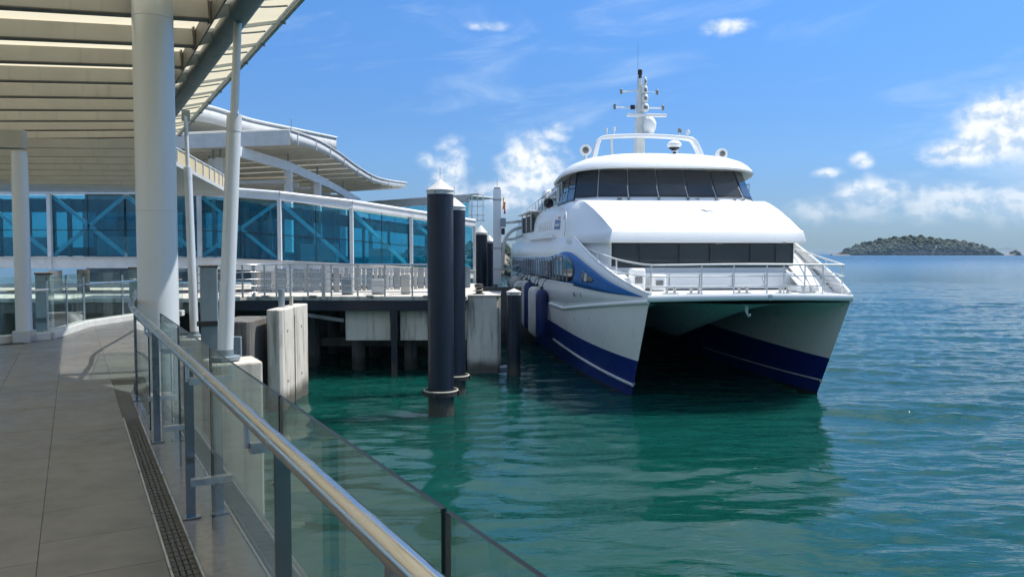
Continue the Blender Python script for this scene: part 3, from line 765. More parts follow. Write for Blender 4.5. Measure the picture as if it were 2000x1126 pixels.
def canopy_skin():
    us = [0.7 + 1.55 * k for k in range(-4, 17)]
    for a, c in zip(us, us[1:]):
        m = MB(); rows = []
        for i in range(7):
            u = lerp(a, c, i / 6); sag = .05 * math.sin(math.pi * i / 6)
            rows.append([W(u, lerp(VL, VA + .10, j / 10), zu(lerp(VL, VA + .10, j / 10)) + .262 + sag) for j in range(11)])
        m.grid(rows); m.build('membrane_panel', 'membrane', cp, smooth=True)
        m = MB(); rows = []
        for i in range(7):
            u = lerp(a, c, i / 6); sag = .035 * math.sin(math.pi * i / 6)
            rows.append([W(u, lerp(VA + .04, VC(u), j / 6), lerp(zu(VA) + .24, 9.0, (j / 6)) + sag * math.sin(math.pi * j / 6) + .02) for j in range(7)])
        m.grid(rows); m.build('eave_panel', 'membrane', cp, smooth=True)
        # edge rib, strut and curved stay under each eave panel
        m = MB(); m.bar(W(c, VA + .05, zu(VA) + .215), W(c, VC(c) - .02, 8.965), .05, .05); ro = part_frame(m.build('eave_rib', 'steel_paint', cp), cp)
        m = MB(); m.pipe(arc_pts([W(c + .05, VB + .1, 8.72), W(c + .38, VC(c) - .55, 8.80), W(c + .62, VC(c) - .12, 8.95)], 4), .016, 6); m.build('stay', 'steel_paint_dark', ro)
        m = MB(); m.bar(W(a, VC(a) + .03, 9.03), W(c, VC(c) + .03, 9.03), .07, .13); m.bar(W(a, VC(a) + .085, 9.085), W(c, VC(c) + .085, 9.085), .05, .03)
        m.build('gutter', 'roof_grey', cp, bev=.006, segs=1)
        m = MB(); m.bar(W(c, VA + .06, zu(VA) + .10), W(c, VB - .1, 8.62), .03, .18); m.build('bracket', 'steel_paint_dark', cp)
        m = MB(); m.box(tuple(W(c, VC(c) + .03, 8.955)), (.04, .10, .03), WROT); m.build('gutter_clip', 'steel_paint_dark', cp)
    m = MB(); m.bar(W(us[0], VA + .045, zu(VA) + .10), W(us[-1], VA + .045, zu(VA) + .10), .022, .30); m.build('closing_plate', 'beam_dark', cp)
    m = MB(); m.tube(W(us[0], VB, 8.60), W(us[-1], VB, 8.60), .165, n=28); m.build('edge_tube', 'steel_paint_dark', cp, smooth=True)
canopy_skin()
# crossing lower canopy behind the left column
lw = thing('lower_canopy', 'low open cross canopy of grey slats behind the slim left column', 'canopy', (-14, 20, 7.0))
MB().bar((-16.0, 12.9, 7.28), (-8.95, 14.22, 7.28), .22, .34).build('girder', 'beam_grey', lw, bev=.012)
for k in range(9):
    y = 15.4 + k * 1.35
    MB().bar((-24, y - 1.5, 7.28), (-.445 * y, y, 7.36), .10, .18).build('beam', 'beam_grey', lw)
# light kerb and glass balustrade on the far side of the walkway
fr = thing('glass_balustrade', 'frameless glass balustrade on pale kerb along the far left side of walkway', 'balustrade', (-9.2, 16, DECK))
kpts = [Vector((-12.5, 11.2, 0)), Vector((-10.2, 13.0, 0)), Vector((-8.95, 14.75, 0)), Vector((-9.62, 17.2, 0)), Vector((-9.45, 20.3, 0)), Vector((-8.75, 20.4, 0))]
for a, c in zip(kpts, kpts[1:]):
    MB().bar((a.x, a.y, DECK + .06), (c.x, c.y, DECK + .06), .26, .15).build('kerb', 'kerb_light', fr, bev=.015)
    d = c - a; n = max(1, round(d.length / 1.25))
    for i in range(n):
        p, q = a.lerp(c, i / n + .01), a.lerp(c, (i + 1) / n - .01)
        MB().box(((p.x + q.x) / 2, (p.y + q.y) / 2, DECK + .67), ((q - p).length, .012, 1.06), math.atan2(d.y, d.x), side_mi=1).build('glass_panel', ['rail_glass', 'glass_edge'], fr)
        MB().tube((p.x, p.y, DECK + .1), (p.x, p.y, DECK + 1.12), .018, n=10).build('post', 'stainless_dull', fr, smooth=True)
    dn = Vector((-d.y, d.x, 0)).normalized() * -.07
    MB().tube((a.x + dn.x, a.y + dn.y, DECK + .95), (c.x + dn.x, c.y + dn.y, DECK + .95), .022, n=10).build('handrail', 'stainless', fr, smooth=True)

# ================================================================ wharf under the bridge
wh = thing('wharf', 'concrete wharf on dark steel frame under the blue glazed bridge', 'wharf', (-7, 34, 0))
MB().prism([(-30, 40), (-30, 31.0), (-12.6, 31.0), (-11.2, 32.4), (-1.9, 32.4), (-1.9, 46), (-30, 46)], 3.20, 3.385).build('deck_slab', 'concrete', wh, bev=.02, segs=1, fix=True)
MB().bar((-12.4, 32.52, 2.98), (-1.95, 32.52, 2.98), .22, .43).build('edge_beam', 'pile_navy', wh, bev=.01)
MB().bar((-30, 31.2, 2.98), (-12.5, 31.2, 2.98), .22, .43).build('edge_beam', 'concrete_dark', wh, bev=.01)
for (x0, x1) in ((-7.14, -5.22), (-4.80, -3.0)):
    MB().box(((x0 + x1) / 2, 32.95, 2.12), (x1 - x0, .22, 1.32)).build('concrete_panel', 'panel_concrete', wh, bev=.02)
MB().box((-2.42, 33.1, 2.12), (.9, .22, 1.32)).build('concrete_panel', 'panel_concrete', wh, bev=.02)
for x in (-5.0, -9.0, -12.3): MB().box((x, 32.55, .85), (.26, .26, 4.2)).build('frame_post', 'pile_navy', wh, bev=.01)
for (x, y) in ((-6.9, 34.4), (-4.55, 34.4), (-9.2, 35.5), (-11.5, 35.5), (-6.9, 38.5), (-4.5, 38.5), (-9.2, 39.5), (-2.4, 37.5), (-15.5, 33), (-18.6, 33), (-21.8, 33), (-25, 33)):
    MB().tube((x, y, -2), (x, y, 3.2), .30, n=20).build('pile', 'concrete_dark', wh, smooth=True)
MB().bar((-12, 36.0, 1.05), (-2.2, 36.0, 1.05), .35, .4).build('tie_beam', 'concrete_dark', wh, bev=.02)
MB().bar((-12, 34.2, 2.9), (-7.5, 34.2, 2.2), .16, .16).build('drain_pipe', 'steel_dull', wh)
MB().box((-13, 45.5, 1.0), (34, .4, 4.4)).build('void_backing', 'concrete_dark', wh)  # added dark wall, stands in for the shaded void under the wharf
for x in (-8.4, -6.0, -3.6, -10.4): MB().box((x, 32.39, 3.40), (.30, .30, .03)).build('base_plate', 'steel_dull', wh)

# stainless railing along the wharf edge, bending towards the walkway at its left end
wr = thing('wharf_railing', 'stainless pipe railing with four rails curving round the wharf edge', 'railing', (-7, 32.3, 3.385))
path = arc_pts([(-11.35, 27.6, 0), (-11.40, 29.2, 0), (-11.25, 30.8, 0), (-10.7, 31.8, 0), (-9.9, 32.25, 0), (-8.6, 32.33, 0), (-6.5, 32.33, 0), (-4.2, 32.33, 0), (-2.0, 32.33, 0)], 4)
for z, r in ((4.72, .034), (4.42, .020), (4.12, .020), (3.84, .020), (3.56, .020)):
    MB().pipe([Vector((p.x, p.y, z)) for p in path], r, 10).build('rail', 'stainless', wr, smooth=True, angle=60)
for k in range(0, len(path), 2):
    p = path[k]
    MB().box((p.x, p.y, 4.05), (.07, .035, 1.33), 0).build('post', 'stainless_dull', wr)
for (x, tw) in ((-7.93, .1), (-10.87, .1)):
    MB().box((x, 32.28, 4.0), (.13, .10, 1.5)).build('post', 'stainless_dull', wr)

# fender wall and clutter on the wharf behind the railing
fw = thing('hoarding', 'grey vertical board hoarding on the wharf under the bridge', 'fence', (-7, 37, 3.385))
rnd = random.Random(11)
x = -12.2
while x < -2.4:
    w = rnd.uniform(.16, .34)
    y = 35.9 if x < -9 else lerp(35.9, 40.5, (x + 9) / 6.6)
    MB().box((x + w / 2, y + rnd.uniform(-.03, .03), 3.385 + .56), (w - .02, .05, 1.12 - rnd.uniform(0, .10))).build('board', rnd.choice(['steel_paint_dark', 'roof_grey', 'interior_grey', 'interior_grey', 'beam_grey']), fw)
    x += w
# a few crates, bins and hose reels standing on the wharf
for i, (x, y, w, h, mt, lab) in enumerate(((-7.2, 33.6, .45, .75, 'steel_paint_dark', 'dark grey equipment cabinet on the wharf, left of the middle post'),
                                            (-5.9, 33.9, .55, .62, 'roof_grey', 'pale grey equipment cabinet on the wharf, near the middle of the railing'),
                                            (-4.7, 34.0, .40, .85, 'beam_grey', 'beige equipment cabinet on the wharf beside the big dark pile'))):
    t = thing('equipment_cabinet', lab, 'cabinet', (x, y, 3.385))
    MB().box((x, y, 3.385 + h / 2 + .04), (w, .4, h)).build('body', mt, t, bev=.015)
    MB().box((x, y - .205, 3.385 + h / 2 + .04), (w * .86, .012, h * .88)).build('door', mt, t, bev=.006)
    MB().tube((x + w * .3, y - .22, 3.385 + h * .5), (x + w * .3, y - .22, 3.385 + h * .64), .012, n=6).build('handle', 'stainless_dull', t)
    MB().box((x, y, 3.385 + .02), (w * .9, .36, .04)).build('base', 'beam_dark', t)

# ---------------------------------------------------------------- concrete dolphins
def dolphin(label, x0, x1, y0, y1, zt, mat, groove=True):
    t = thing('concrete_dolphin', label, 'dolphin', ((x0 + x1) / 2, (y0 + y1) / 2, -1.5))
    c = .10
    MB().prism([(x0 + c, y0), (x1 - c, y0), (x1, y0 + c), (x1, y1 - c), (x1 - c, y1), (x0 + c, y1), (x0, y1 - c), (x0, y0 + c)], -1.5, zt).build('block', mat, t, bev=.035, segs=2, fix=True)
    return t
dl = dolphin('tall sunlit concrete dolphin block standing in the water beside the railing', -8.14, -7.60, 25.3, 28.6, 3.33, 'concrete')
MB().box((-7.592, 26.75, 1.3), (.02, .05, 3.5)).build('joint', 'concrete_dark', dl)
for (y, z) in ((25.9, 2.6), (27.6, 2.6), (25.9, .9), (27.6, .9)): MB().tube((-7.62, y, z), (-7.575, y, z), .05, n=10).build('anchor_cap', 'rope', dl)
MB().tube((-8.0, 26.6, 3.33), (-8.0, 26.6, 3.95), .11, n=18).build('bearing_post', 'steel_paint_dark', dl, smooth=True)
MB().box((-7.95, 27.6, 3.50), (.10, .14, .34)).build('stop_bracket', 'rope', dl)
dl2 = dolphin('low concrete block behind the leaning mast', -9.6, -8.45, 24.6, 26.9, 3.0, 'concrete_dark')
MB().pipe(arc_pts([(-9.3, 24.75, 2.95), (-8.95, 24.5, 2.6), (-8.75, 24.4, 2.0), (-8.70, 24.4, 1.5)], 5), .03, 8).build('hose', 'frame_white', dl2, smooth=True)
db = dolphin('grey concrete pier block beside the small pile and ferry fenders', -1.95, -.56, 33.0, 36.2, 3.35, 'concrete')
MB().box((-1.25, 34.6, 3.375), (1.5, 3.3, .05)).build('cap_slab', 'concrete', db, bev=.01)
MB().box((-.52, 33.5, 1.8), (.06, .18, 2.9)).build('rubbing_strip', 'concrete', db)
t = thing('mooring_bollard', 'black mooring bollard on the grey pier block', 'bollard', (-1.45, 33.6, 3.40))
MB().lathe((-1.45, 33.6, 3.40), [(.20, 0), (.20, .04), (.13, .06), (.12, .30), (.20, .36), (.20, .42), (.10, .47)], 18).build('body', 'black_rubber', t, smooth=True)
MB().box((-1.45, 33.6, 3.41), (.5, .45, .03)).build('base_plate', 'steel_dull', t)
MB().pipe([(-1.45 + .17 * math.cos(a * .5), 33.6 + .17 * math.sin(a * .5), 3.47 + .012 * a) for a in range(26)], .022, 6).build('rope_turns', 'rope', t)
# hanging fender panels and ladder at the left dolphins
for (lab, x, y, z0, z1) in (('black rubber fender board on the left concrete block, nearer one', -8.85, 24.42, -.3, 2.55), ('narrow rubber fender board between the two left blocks', -8.45, 25.15, -.3, 1.75)):
    t = thing('fender_board', lab, 'fender', (x, y, z0))
    MB().box((x, y, (z0 + z1) / 2), (.42 if x < -8.6 else .18, .14, z1 - z0)).build('board', 'steel_paint_dark', t, bev=.03)
    MB().tube((x + .05, y - .09, z1 - .5), (x + .05, y + .05, z1 - .5), .05, n=8).build('fixing_bolt', 'steel_dull', t)
t = thing('steel_ladder', 'steel ladder going down beside the leaning mast', 'ladder', (-9.55, 24.4, 1.0))
for dx in (0, .38): MB().tube((-9.7 + dx, 24.45, .5), (-9.7 + dx, 24.45, 4.3), .025, n=8).build('stile', 'stainless_dull', t)
for k in range(11): MB().tube((-9.7, 24.45, .8 + .32 * k), (-9.32, 24.45, .8 + .32 * k), .016, n=6).build('rung', 'stainless_dull', t)

# ---------------------------------------------------------------- navy mooring piles with white conical caps
def pile(label, x, y, r, zc, hc, collar=None, spike=True, bottom=-2.5):
    t = thing('mooring_pile', label, 'pile', (x, y, bottom), group='navy mooring piles with pointed white caps')
    MB().tube((x, y, bottom), (x, y, zc), r, n=40).build('shaft', 'pile_navy', t, smooth=True)
    cap = part_frame(MB().lathe((x, y, zc), [(r + .012, -.11), (r + .012, 0.0), (r + .035, .004), (r + .035, .025), (.03, hc), (.012, hc + .01)], 40).build('cap', 'pile_cap', t, smooth=True, angle=25), t)
    if spike: MB().tube((x, y, zc + hc), (x, y, zc + hc + .42), .008, n=6).build('spike', 'steel_dull', cap)
    MB().box((x - .12, y - r - .012, zc - .06), (.05, .02, .12)).build('clip', 'steel_dull', cap)
    if collar is not None:
        m = MB()
        m.lathe((x, y, collar), [(r + .03, -.10), (r + .14, -.09), (r + .14, .02), (r + .03, .04)], 36)
        c = part_frame(m.build('collar', 'black_rubber', t, smooth=True, angle=30), t)
        MB().pipe([(x + (r + .12) * math.cos(a * .262), y + (r + .12) * math.sin(a * .262), collar + .06) for a in range(25)], .028, 8).build('collar_ring', 'rope', c, smooth=True)
        for a in (-3.0, -1.9, -.15, 1.6):
            MB().box((x + (r + .16) * math.cos(a), y + (r + .16) * math.sin(a), collar - .02), (.07, .09, .16), a).build('roller', 'black_rubber', c, bev=.01)
    return t
pile('tallest and nearest navy mooring pile with rope collar, standing in open water', -2.30, 24.7, .42, 7.18, .36, .72)
pile('second navy mooring pile half hidden behind the nearest one', -2.13, 28.5, .40, 6.88, .36, .60)
pile('navy mooring pile rising behind the grey concrete pier block', -2.03, 50.0, .42, 6.50, .50)
pile('navy mooring pile just right of the one behind the pier block', -1.66, 56.0, .38, 6.05, .45)
pile('farthest navy mooring pile beside the square grey tower', -1.45, 62.0, .36, 5.3, .4, spike=False)
pile('short slim mooring pile next to the ferry fenders', 0.08, 33.0, .295, 3.52, .16, None, False)
for i, (x, y, r, zt, lab) in enumerate(((-7.62, 19.3, .23, 4.85, 'grey guide pile just left of the leaning mast'), (-14.5, 23.8, .24, 4.55, 'dark guide pile behind the slim left column'), (-12.3, 25.0, .16, 4.7, 'dark guide pile left of the thick silver column'))):
    t = thing('guide_pile', lab, 'pile', (x, y, -2))
    MB().box((x, y, (zt - 2) / 2), (r * 1.8, r * 1.8, zt + 2), R(20)).build('shaft', 'steel_paint_dark', t, bev=.03)
    MB().box((x, y, zt + .03), (r * 2.0, r * 2.0, .06), R(20)).build('cap', 'concrete_dark', t, bev=.02)
    MB().box((x + .03, y - r, zt - 1.4), (r * 2.1, .06, .12), R(20)).build('band', 'black_rubber', t)

# ---------------------------------------------------------------- blue glazed footbridge
br = thing('glazed_bridge', 'long footbridge with blue glass walls and white steel bracing', 'bridge', (-14, 36, 4))
BP = [(-31.2, 35.0, 5.03, 7.86), (-27.8, 35.0, 5.03, 7.86), (-24.4, 35.0, 5.03, 7.86), (-21.0, 35.0, 5.03, 7.86), (-17.6, 35.0, 5.03, 7.86), (-14.2, 35.0, 5.01, 7.84), (-10.87, 36.0, 4.86, 7.64), (-7.93, 38.0, 4.67, 7.38), (-5.45, 41.5, 4.45, 7.11), (-2.30, 46.6, 4.17, 6.80)]
normals = []
for i in range(len(BP)):
    a, c = BP[max(i - 1, 0)], BP[min(i + 1, len(BP) - 1)]
    d = Vector((c[0] - a[0], c[1] - a[1], 0)).normalized(); normals.append(Vector((-d.y, d.x, 0)))
BD = 3.0
def bpt(i, z, back=0.0): return Vector((BP[i][0], BP[i][1], z)) + normals[i] * back
def quad_pane(name, i, f0, f1, g0, g1, back, mat, th=.012):
    """pane of bay i between fractions f along and g up"""
    def P(f, g):
        a = bpt(i, lerp(BP[i][2], BP[i][3], g), back); c = bpt(i + 1, lerp(BP[i + 1][2], BP[i + 1][3], g), back); return a.lerp(c, f)
    pts = [P(f0, g0), P(f1, g0), P(f1, g1), P(f0, g1)]
    return MB().solid_poly(pts, normals[i] * th).build(name, mat, br)
for i in range(len(BP) - 1):
    a, c = BP[i], BP[i + 1]
    # glass: two by two panes in front, two behind
    for f0, f1 in ((.015, .495), (.505, .985)):
        for g0, g1 in ((.012, .425), (.435, .985)):
            quad_pane('glass_pane', i, f0, f1, g0, g1, .06, 'blue_glass')
        quad_pane('back_pane', i, f0, f1, .01, .985, BD, 'blue_glass')
    # transom and mullion
    MB().bar(bpt(i, lerp(a[2], a[3], .43), .05), bpt(i + 1, lerp(c[2], c[3], .43), .05), .03, .03).build('transom', 'dark_frame', br)
    mb_, mt_ = bpt(i, a[2], .05).lerp(bpt(i + 1, c[2], .05), .5), bpt(i, a[3], .05).lerp(bpt(i + 1, c[3], .05), .5)
    MB().bar(mb_, mt_, .03, .03).build('mullion', 'dark_frame', br)
    # white fascia, gutter tube and spandrel
    MB().bar(bpt(i, a[3] + .13, -.04), bpt(i + 1, c[3] + .13, -.04), .16, .25).build('fascia', 'frame_white', br, bev=.01)
    MB().tube(bpt(i, a[3] + .34, -.06), bpt(i + 1, c[3] + .34, -.06), .11, n=14).build('gutter', 'frame_white', br, smooth=True)
    MB().bar(bpt(i, a[2] - .26, .02), bpt(i + 1, c[2] - .26, .02), .14, .50).build('spandrel', 'frame_white', br, bev=.01)
    MB().bar(bpt(i, a[2] - .02, -.08), bpt(i + 1, c[2] - .02, -.08), .10, .05).build('sill', 'roof_grey', br)
    # floor, roof and rear wall
    MB().solid_poly([bpt(i, a[2] - .05, .09), bpt(i + 1, c[2] - .05, .09), bpt(i + 1, c[2] - .05, BD), bpt(i, a[2] - .05, BD)], (0, 0, -.25)).build('floor', 'interior_grey', br)
    MB().solid_poly([bpt(i, a[3] + .26, -.02), bpt(i + 1, c[3] + .26, -.02), bpt(i + 1, c[3] + .30, BD + .1), bpt(i, a[3] + .30, BD + .1)], (0, 0, .10)).build('roof', 'soffit_fabric', br)
    MB().bar(bpt(i, lerp(a[2], a[3], .88), BD - .1), bpt(i + 1, lerp(c[2], c[3], .88), BD - .1), .1, (a[3] - a[2]) * .22).build('rear_header', 'interior_dark', br)
    MB().bar(bpt(i, a[2] + .25, BD - .1), bpt(i + 1, c[2] + .25, BD - .1), .1, .40).build('rear_dado', 'interior_dark', br)
    # braces
    lo, hi = bpt(i, a[2] + .02, .16), bpt(i, a[3] - .02, .16); lo2, hi2 = bpt(i + 1, c[2] + .02, .16), bpt(i + 1, c[3] - .02, .16)
    if i <= 5:
        if i % 2: MB().bar(lo, hi2, .10, .15).build('brace', 'frame_white', br); 
        else: MB().bar(hi, lo2, .10, .15).build('brace', 'frame_white', br)
        if i in (3, 5): MB().bar(hi, lo2, .10, .15).build('brace', 'frame_white', br)
    else: MB().bar(hi, lo2, .12, .17).build('brace', 'frame_white', br)
    # rear posts
    for f in (.22, .55, .8):
        p0 = bpt(i, a[2], BD - .25).lerp(bpt(i + 1, c[2], BD - .25), f); p1 = bpt(i, a[3], BD - .25).lerp(bpt(i + 1, c[3], BD - .25), f)
        MB().bar(p0, p1, .30 if f == .55 else .14, .2).build('rear_post', 'interior_dark', br)
for i in range(len(BP)):
    if i in (4,): continue
    zb = BP[i][2] - .55 if i < 5 else 3.4
    MB().bar(bpt(i, zb, -.02), bpt(i, BP[i][3] + .2, -.02), .17, .17).build('post', 'frame_white', br, bev=.008)
    MB().bar(bpt(i, BP[i][2], BD - .05), bpt(i, BP[i][3], BD - .05), .2, .2).build('rear_post', 'steel_paint_dark', br)
for (x, y, z) in ((-21, 35.3, 4.4), (-14.2, 35.3, 4.4), (-27.8, 35.3, 4.4), (-14.2, 37.6, 4.4), (-21, 37.6, 4.4)):
    MB().tube((x, y, 3.2), (x, y, z), .28, n=18).build('pier_column', 'concrete', br, smooth=True)
for (x, y, w, h) in ((-13.0, 36.4, .9, 2.35), (-12.2, 37.0, .5, 2.3)):
    MB().box((x, y, 5.0 + h / 2), (w, .6, h)).build('lift_core', 'interior_dark', br)
# seats and counters inside
for (x, y, z, w) in ((-18.5, 36.6, 5.05, 2.2), (-9.6, 38.4, 4.75, 1.8), (-7.0, 41.0, 4.55, 1.2), (-23, 36.6, 5.05, 2.0)):
    MB().box((x, y, z + .45), (w, .6, .9)).build('counter', 'interior_grey', br, bev=.02)

# ---------------------------------------------------------------- terminal with wave roof behind the bridge
tm = thing('terminal_building', 'ferry terminal with pale wave shaped roof behind the blue bridge', 'building', (-16, 50, 3))
edge = arc_pts([(-12.05, 42, 11.78), (-11.55, 45.5, 11.80), (-11.0, 48.5, 11.48), (-10.4, 52, 10.92), (-9.7, 56, 10.56), (-8.3, 60.5, 10.62)], 6)
n = len(edge); WID = 13.0
def roofw(p, k): return Vector((p.x - WID * k, p.y - .8 * k * 0, p.z - .55 * math.sin(math.pi * k * .5) * k))
rows = [[roofw(p, j / 8) for j in range(9)] for p in edge]
MB().grid(rows).build('wave_roof', 'soffit_fabric', tm, smooth=True, solid=.12)
rows = [[roofw(p, j / 8) - Vector((0, 0, .32 - .1 * i / n)) for j in range(9)] for i, p in enumerate(edge)]
MB().grid(rows, flip=True).build('soffit', 'soffit_fabric', tm, smooth=True)
m = MB(); rows = [[p + Vector((.02, -.02, .06)), p + Vector((.02, -.02, -.60 + .34 * i / n))] for i, p in enumerate(edge)]
m.grid(rows); m.build('fascia', 'roof_grey', tm, smooth=True, solid=.05)
m = MB(); m.pipe([p + Vector((.05, 0, .08)) for p in edge], .055, 10); m.build('gutter', 'roof_grey', tm, smooth=True)
m = MB(); p0 = edge[0]; m.solid_poly([p0 + Vector((0, -.04, .08)), roofw(p0, 1) + Vector((0, -.04, .08)), roofw(p0, 1) + Vector((0, -.04, -.62)), p0 + Vector((0, -.04, -.72))], (0, .06, 0)); m.build('front_fascia', 'roof_grey', tm)
for k in range(1, n - 1, 2):
    p = edge[k] + Vector((-.1, 0, -.42 + .15 * k / n)); q = roofw(edge[k], .95) + Vector((0, 0, -.42))
    MB().bar(p, q, .16, .24).build('rib', 'beam_grey', tm)
for k in range(2, n, 4):
    p = edge[k]; MB().box((p.x + .05, p.y, p.z - .3 + .1 * k / n), (.05, .05, .7 - .3 * k / n)).build('fascia_joint', 'steel_paint', tm)
MB().bar((-15.0, 41.0, 10.72), (-13.2, 45.6, 10.30), .24, .55).build('raking_beam', 'frame_white', tm, bev=.01)
MB().bar((-13.2, 45.6, 10.30), (-12.0, 50.0, 9.70), .24, .52).build('raking_beam', 'frame_white', tm, bev=.01)
MB().bar((-12.0, 50.0, 9.70), (-10.9, 55.0, 8.85), .24, .46).build('raking_beam', 'frame_white', tm, bev=.01)
for (x, y, zt) in ((-13.2, 45.6, 10.1), (-12.35, 49.0, 9.7), (-11.5, 52.6, 9.2), (-16.6, 44, 10.6), (-18.0, 46, 10.6), (-17.2, 44.5, 10.6)):
    MB().box((x, y, (zt + 4) / 2), (.42, .42, zt - 4)).build('column', 'frame_white', tm, bev=.015)
    MB().box((x, y, zt + .4), (.10, .10, 1.1)).build('hanger', 'steel_paint_dark', tm)
MB().bar((-30, 47, 8.4), (-11.5, 51.5, 8.2), .3, .35).build('tie_beam', 'beam_grey', tm)
for k in range(8):
    MB().bar((-30 + k, 44 + 1.6 * k, 8.9), (-12.9 + .25 * k, 44.2 + 1.6 * k, 9.3 - .05 * k), .12, .2).build('rib', 'beam_grey', tm)
    MB().grid([[(-30 + k, 44.2 + 1.6 * k, 9.2), (-13 + .25 * k, 44.4 + 1.6 * k, 9.6 - .05 * k)], [(-30 + k, 45.4 + 1.6 * k, 9.2), (-13 + .25 * k, 45.5 + 1.6 * k, 9.6 - .05 * k)]]).build('ceiling_panel', 'membrane', tm)
# higher roof to the left and the curved parapet of the ramp
up = arc_pts([(-24.5, 44, 13.2), (-21.9, 48, 14.35), (-20.2, 51, 14.75), (-18.6, 55, 14.55), (-17.2, 60, 14.75), (-15.0, 66, 14.9)], 5)
MB().grid([[p, p + Vector((-14, 0, -.6))] for p in up]).build('upper_roof', 'roof_grey', tm, smooth=True, solid=.15)
MB().grid([[p + Vector((.03, 0, .08)), p + Vector((.03, 0, -.95))] for p in up]).build('upper_fascia', 'roof_grey', tm, smooth=True, solid=.05)
MB().grid([[p + Vector((0, 0, -.4)), p + Vector((-13.8, 0, -.9))] for p in up], flip=True).build('upper_soffit', 'soffit_fabric', tm, smooth=True)
MB().pipe([p + Vector((.05, 0, .12)) for p in up], .10, 8).build('gutter', 'frame_white', tm, smooth=True)
for (x, y) in ((-21.5, 50), (-19.9, 54.5), (-24, 52)): MB().tube((x, y, 4), (x, y, 14.0), .28, n=16).build('round_column', 'frame_white', tm, smooth=True)
MB().box((-22.0, 58, 6.3), (20, .4, 6.5)).build('rear_wall', 'interior_grey', tm)
for k in range(9): MB().box((-30.5 + 2.1 * k, 57.75, 6.4), (1.8, .06, 2.6)).build('window', 'tint_glass', tm)
MB().tube((-12.4, 43.5, 11.8), (-12.4, 43.5, 12.7), .02, n=6).build('lightning_rod', 'steel_dull', tm)
rp = thing('curved_ramp', 'curved elevated ramp with beige parapet panels behind the slender mast', 'ramp', (-12.1, 30.5, 8))
rt = arc_pts([(-13.3, 26.2, 9.35), (-12.5, 28, 9.12), (-12.0, 30, 8.66), (-12.0, 32, 8.42), (-12.4, 34, 8.36)], 4)
for a, c in zip(rt, rt[1:]):
    MB().solid_poly([a, c, c + Vector((0, 0, -.50)), a + Vector((0, 0, -.50))], (-.03, .01, 0)).build('parapet_panel', 'membrane', rp)
    MB().solid_poly([a + Vector((.05, 0, -.50)), c + Vector((.05, 0, -.50)), c + Vector((-3, 0, -.50)), a + Vector((-3, 0, -.50))], (0, 0, -.14)).build('slab', 'roof_grey', rp)
    MB().bar(a + Vector((.02, 0, .02)), a + Vector((.02, 0, -.5)), .04, .04).build('post', 'steel_paint', rp)
MB().pipe([p + Vector((.01, 0, .03)) for p in rt], .03, 8).build('handrail', 'steel_paint', rp, smooth=True)
# upper glazed link, its open end frame and the square tower beside the ferry
lk = thing('upper_link', 'high glazed link with blue windows behind the tall mooring piles', 'bridge', (-6, 55, 7))
A, B = Vector((-11.2, 60.4, 0)), Vector((-2.95, 52.4, 0))
for i in range(7):
    a, c = A.lerp(B, i / 7), A.lerp(B, (i + 1) / 7); g = (c - a).normalized() * .06
    MB().solid_poly([a + g + Vector((0, 0, 7.4)), c - g + Vector((0, 0, 7.4)), c - g + Vector((0, 0, 8.62)), a + g + Vector((0, 0, 8.62))], (.02, .03, 0)).build('glass_pane', 'blue_glass', lk)
    MB().bar(a + Vector((0, 0, 7.3)), a + Vector((0, 0, 8.7)), .08, .08).build('mullion', 'steel_paint', lk)
MB().bar(A + Vector((0, 0, 8.9)), B + Vector((0, 0, 8.9)), .2, .50).build('fascia', 'roof_grey', lk)
MB().bar(A + Vector((0, 0, 9.19)), B + Vector((.9, -.5, 9.17)), .5, .07).build('roof_edge', 'frame_white', lk)
MB().bar(A + Vector((0, 0, 7.22)), B + Vector((0, 0, 7.22)), .3, .25).build('floor_beam', 'frame_white', lk)
MB().solid_poly([A + Vector((0, 0, 9.1)), B + Vector((0, 0, 9.1)), B + Vector((2, 3, 9.1)), A + Vector((2, 3, 9.1))], (0, 0, .1)).build('roof', 'frame_white', lk)
for (dx, w) in ((.25, .07), (.62, .05), (1.0, .07)): MB().bar((B.x + dx, B.y - .4, 7.3), (B.x + dx, B.y - .4, 9.1), w, w).build('end_post', 'frame_white', lk)
for z in (7.4, 7.75, 8.35, 8.75): MB().bar((B.x, B.y - .4, z), (B.x + 1.15, B.y - .4, z), .05, .06).build('end_rail', 'frame_white', lk)
MB().solid_poly([(B.x, B.y - .1, 7.3), (B.x + .35, B.y - .45, 7.3), (B.x, B.y - .45, 9.05), (B.x - .1, B.y - .1, 9.05)], (.02, .02, 0)).build('side_screen', 'clear_glass', lk)
tw = thing('square_tower', 'square grey gangway tower between the piles and the ferry stern', 'tower', (-.92, 48, 3))
MB().box((-.92, 48, 6.2), (.50, .50, 5.9)).build('shaft', 'steel_paint', tw, bev=.02)
MB().box((-.92, 48, 9.2), (.40, .40, .14)).build('cap', 'steel_dull', tw, bev=.02)
MB().tube((-.92, 48, 9.25), (-.92, 48, 9.75), .015, n=6).build('spike', 'steel_dull', tw)
MB().box((-.55, 47.9, 7.1), (.35, .5, .55)).build('hoist_box', 'steel_paint_dark', tw, bev=.02)
MB().box((-.55, 47.85, 6.55), (.22, .35, .4)).build('winch', 'black_rubber', tw, bev=.04)
for z in (4.2, 5.5, 8.5): MB().box((-.92, 47.74, z), (.56, .03, .10)).build('band', 'steel_dull', tw)
